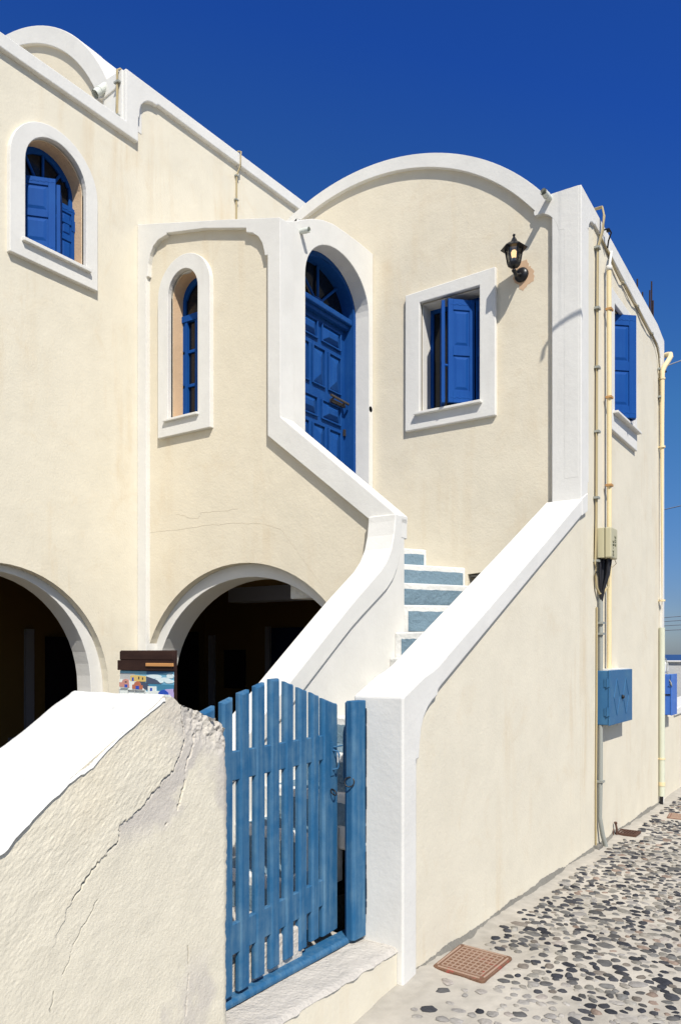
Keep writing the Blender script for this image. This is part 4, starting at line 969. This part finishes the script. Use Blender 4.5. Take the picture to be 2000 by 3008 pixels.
pp('pink', [(212, 605), (240, 605), (255, 575), (290, 565), (322, 580), (330, 664), (212, 655)]); pp('blue', [(275, 628), (308, 628), (308, 662), (275, 662)]); pp('dark', [(280, 592), (300, 592), (300, 606), (280, 606)])
pp('terra', [(365, 630), (385, 625), (395, 600), (425, 586), (455, 605), (462, 630), (482, 634), (482, 678), (365, 676)]); pp('blue', [(405, 640), (445, 640), (445, 678), (405, 678)])
pp('lilac', [(735, 668), (818, 660), (818, 760), (735, 760)])
pp('white', [(545, 640), (635, 640), (635, 735), (545, 735)]); pp('blue', [(570, 658), (595, 658), (595, 724), (570, 724)])
pp('white', [(600, 690), (700, 690), (790, 730), (818, 770), (818, 1500), (520, 1500), (520, 705)])
pp('blue', [(660, 728), (668, 700), (690, 682), (715, 674), (745, 682), (768, 702), (776, 728)]); pp('white', [(655, 726), (780, 726), (780, 750), (655, 750)])
for x in (215, 320, 400, 510): pp('grey', [(x, 680), (x+3, 680), (x+3, 900), (x, 900)])
pp('grey', [(230, 665), (315, 665), (315, 672), (230, 672)]); pp('grey', [(320, 685), (505, 685), (505, 691), (320, 691)])
pc.build('picture', CM, pb)

pot = thing('potted_plant', (-4.42, 2.78, .295), 'spiky green succulent in a terracotta pot in the shadow of the left arch', 'potted plant')
PCX, PCY = -4.42, 2.80
MB().lathe((PCX, PCY, .295), [(.13, 0), (.16, .45), (.175, .52), (.185, .525), (.185, .57), (.165, .575), (.155, .55)], 24).build('pot', mat('terracotta', (.36, .12, .06), .85), pot)
MB().lathe((PCX, PCY, .83), [(.01, 0), (.155, .005), (.15, .02)], 20).build('soil', M_grate, pot)
lv = MB(); M_leaf = mat('succulent_leaf', (.10, .16, .05), .5, .4)
for k in range(70):
    a = random.uniform(0, 6.283); el = random.uniform(.2, 1.3); ln_ = random.uniform(.09, .19); bx_, by_ = PCX+random.uniform(-.09, .09), PCY+random.uniform(-.09, .09)
    d = Vector((math.cos(a)*math.cos(el), math.sin(a)*math.cos(el), math.sin(el))); sd = d.cross(Vector((0, 0, 1))).normalized()*.011; B0 = Vector((bx_, by_, .84))
    tip = B0+d*ln_+Vector((0, 0, -.03*math.cos(el)))
    mdl = B0+d*ln_*.5+Vector((0, 0, .012)); upn = sd.cross(d).normalized()*.006
    lv.add([B0-sd*.6, B0+sd*.6, mdl+sd, tip, mdl-sd, mdl+upn], [(0, 1, 2, 5), (2, 3, 5), (3, 4, 5), (4, 0, 5)])
lv.build('leaves', M_leaf, pot, recalc=False)
t = thing('planter_sprig', (-4.1, 3.05, .295), 'thin leafy sprig rising in the dark courtyard beside the pot', 'plant')
b = MB()
for k in range(14):
    a = random.uniform(0, 6.283); z0 = random.uniform(.7, 1.0); B0 = Vector((-4.08, 3.05, z0)); d = Vector((math.cos(a)*.6, math.sin(a)*.6, .8)).normalized(); sd = d.cross(Vector((0, 0, 1))).normalized()*.007
    b.add([B0-sd*.4, B0+sd*.4, B0+d*.06+sd, B0+d*.12, B0+d*.06-sd], [(0, 1, 2, 3, 4)])
b.build('leaves', M_leaf, t, recalc=False)
MB().tube([(-4.08, 3.05, .295), (-4.085, 3.05, .7), (-4.08, 3.05, 1.05)], .006, 6).build('stem', M_leaf, t)
MB().lathe((-4.08, 3.05, .295), [(.07, 0), (.09, .16), (.095, .17), (.08, .17)], 16).build('pot', bpy.data.materials['terracotta'], t)

# ------------------------------------------------------------------ beyond the house
t = thing('low_wall', (XS, 9.9, 0), 'low cream street wall with white coping continuing past the house', 'wall')
MB().plate('X', XS-.01, XS-.25, [(9.0, -.12), (11.9, -.12), (11.9, .93), (9.62, .90), (9.32, .90), (9.30, 1.38), (9.02, 1.40), (9.0, 1.40)]).build('wall', M_cream, t)
MB().plate('X', XS+.012, XS-.27, [(9.62, .895), (11.9, .93), (11.9, 1.06), (9.90, .99), (9.62, .97)]).build('coping', M_white, t, .01)
MB().box(XS-.26, XS+.0, 9.0, 9.32, 1.40, 1.52).build('coping', M_white, t, .02)
t = thing('terrace_wall', (-1.5, 12, 0), 'plain pale grey-white terrace wall closing the street above the sea', 'wall')
MB().box(-4.6, 4.0, 12.0, 12.22, -.6, 1.482).build('wall', plaster('grey_whitewash', (.60, .60, .58), amount=.3), t)
MB().box(-4.6, 4.0, 11.97, 12.25, 1.484, 1.51).build('coping', M_white, t, .008)
t = thing('rebar_column', (-2.25, 9.28, 0), 'rusted reinforcing bars sticking up above the roof from a concrete column', 'rebar')
MB().box(-2.34, -2.07, 9.16, 9.42, -.12, 4.75).build('column', M_cement, t)
M_reb = mat('rusted_rebar', (.035, .022, .022), .8)
for x, y, z in ((-2.264, 9.3, 5.90), (-2.206, 9.3, 5.735), (-2.108, 9.3, 5.83), (-2.128, 9.3, 5.735), (-2.092, 9.3, 5.61)):
    MB().tube([(x-.004, y, 4.7), (x, y, z)], .0085, 6).build('bar', M_reb, t)
# overhead lines far behind
def wire(pts, r, label): t_ = MB().tube(pts, r, 6).build('overhead_wire', mat('wire_grey', (.20, .22, .26), .6), None); tag(t_, label, 'wire', 'overhead wires right of the house')
def sag(a, b_, s_, n=14): a = Vector(a); b_ = Vector(b_); return [a+(b_-a)*i/n-Vector((0, 0, s_*4*(i/n)*(1-i/n))) for i in range(n+1)]
wire(sag((-1.98, 9.0, 4.72), (7, 24, 12.6), .15), .008, 'pale overhead wire leaving the far roof corner above the downpipe elbow')
MB().tube([(-1.95, 9.0, 4.70), (-1.90, 9.05, 4.69)], .012, 8).build('wire_anchor', M_iron, house)
for i, (y1, y2, lb) in enumerate(((1488, 1468, 'single dark wire slanting highest across the sky right of the downpipe'), (1811, 1804, 'upper of the four thin wires low above the sea'), (1823, 1817, 'second of the four thin wires low above the sea'),
                                 (1836, 1831, 'third of the four thin wires low above the sea'), (1850, 1846, 'lowest but faint one of the four thin wires above the sea'))):
    # wires strung between far poles outside the picture, about forty metres away
    def far_pt(px, py, D):
        r = (px-1000)/2297; u = (1918-py)/2297; return (D*(r*math.cos(TH)-math.sin(TH)), D*(r*math.sin(TH)+math.cos(TH)), 1.62+D*u)
    D = 42; a = far_pt(1700, y1+(y1-y2)*3.3, D); b_ = far_pt(2600, y2-(y1-y2)*6, D*.8)
    wire(sag(a, b_, .0), .020 if i else .024, lb)

# bent bar hanging from a thin overhead line above the street: only its shadow reaches the house corner
hb = thing('hanging_hook', (-.9, 5.2, 6.0), 'bent iron bar hanging on a thin line above the street outside the picture', 'hook')
hp = [(-1.935, 4.225), (-2.04, 4.20), (-2.13, 4.165), (-2.19, 4.13), (-2.225, 4.08), (-2.24, 4.00)]
hk = [Vector((x+1.2, YF-1.0, z+1.75)) for x, z in hp]
MB().tube(hk, .013, 8).build('bar', M_iron, hb)
MB().tube([hk[2], hk[2]+Vector((0, 0, 1.6))], .0015, 4).tube(sag(hk[2]+Vector((-.2, 6, 1.9)), hk[2]+Vector((6, -5, 1.6)), .15), .0015, 4).build('line', M_iron, hb)
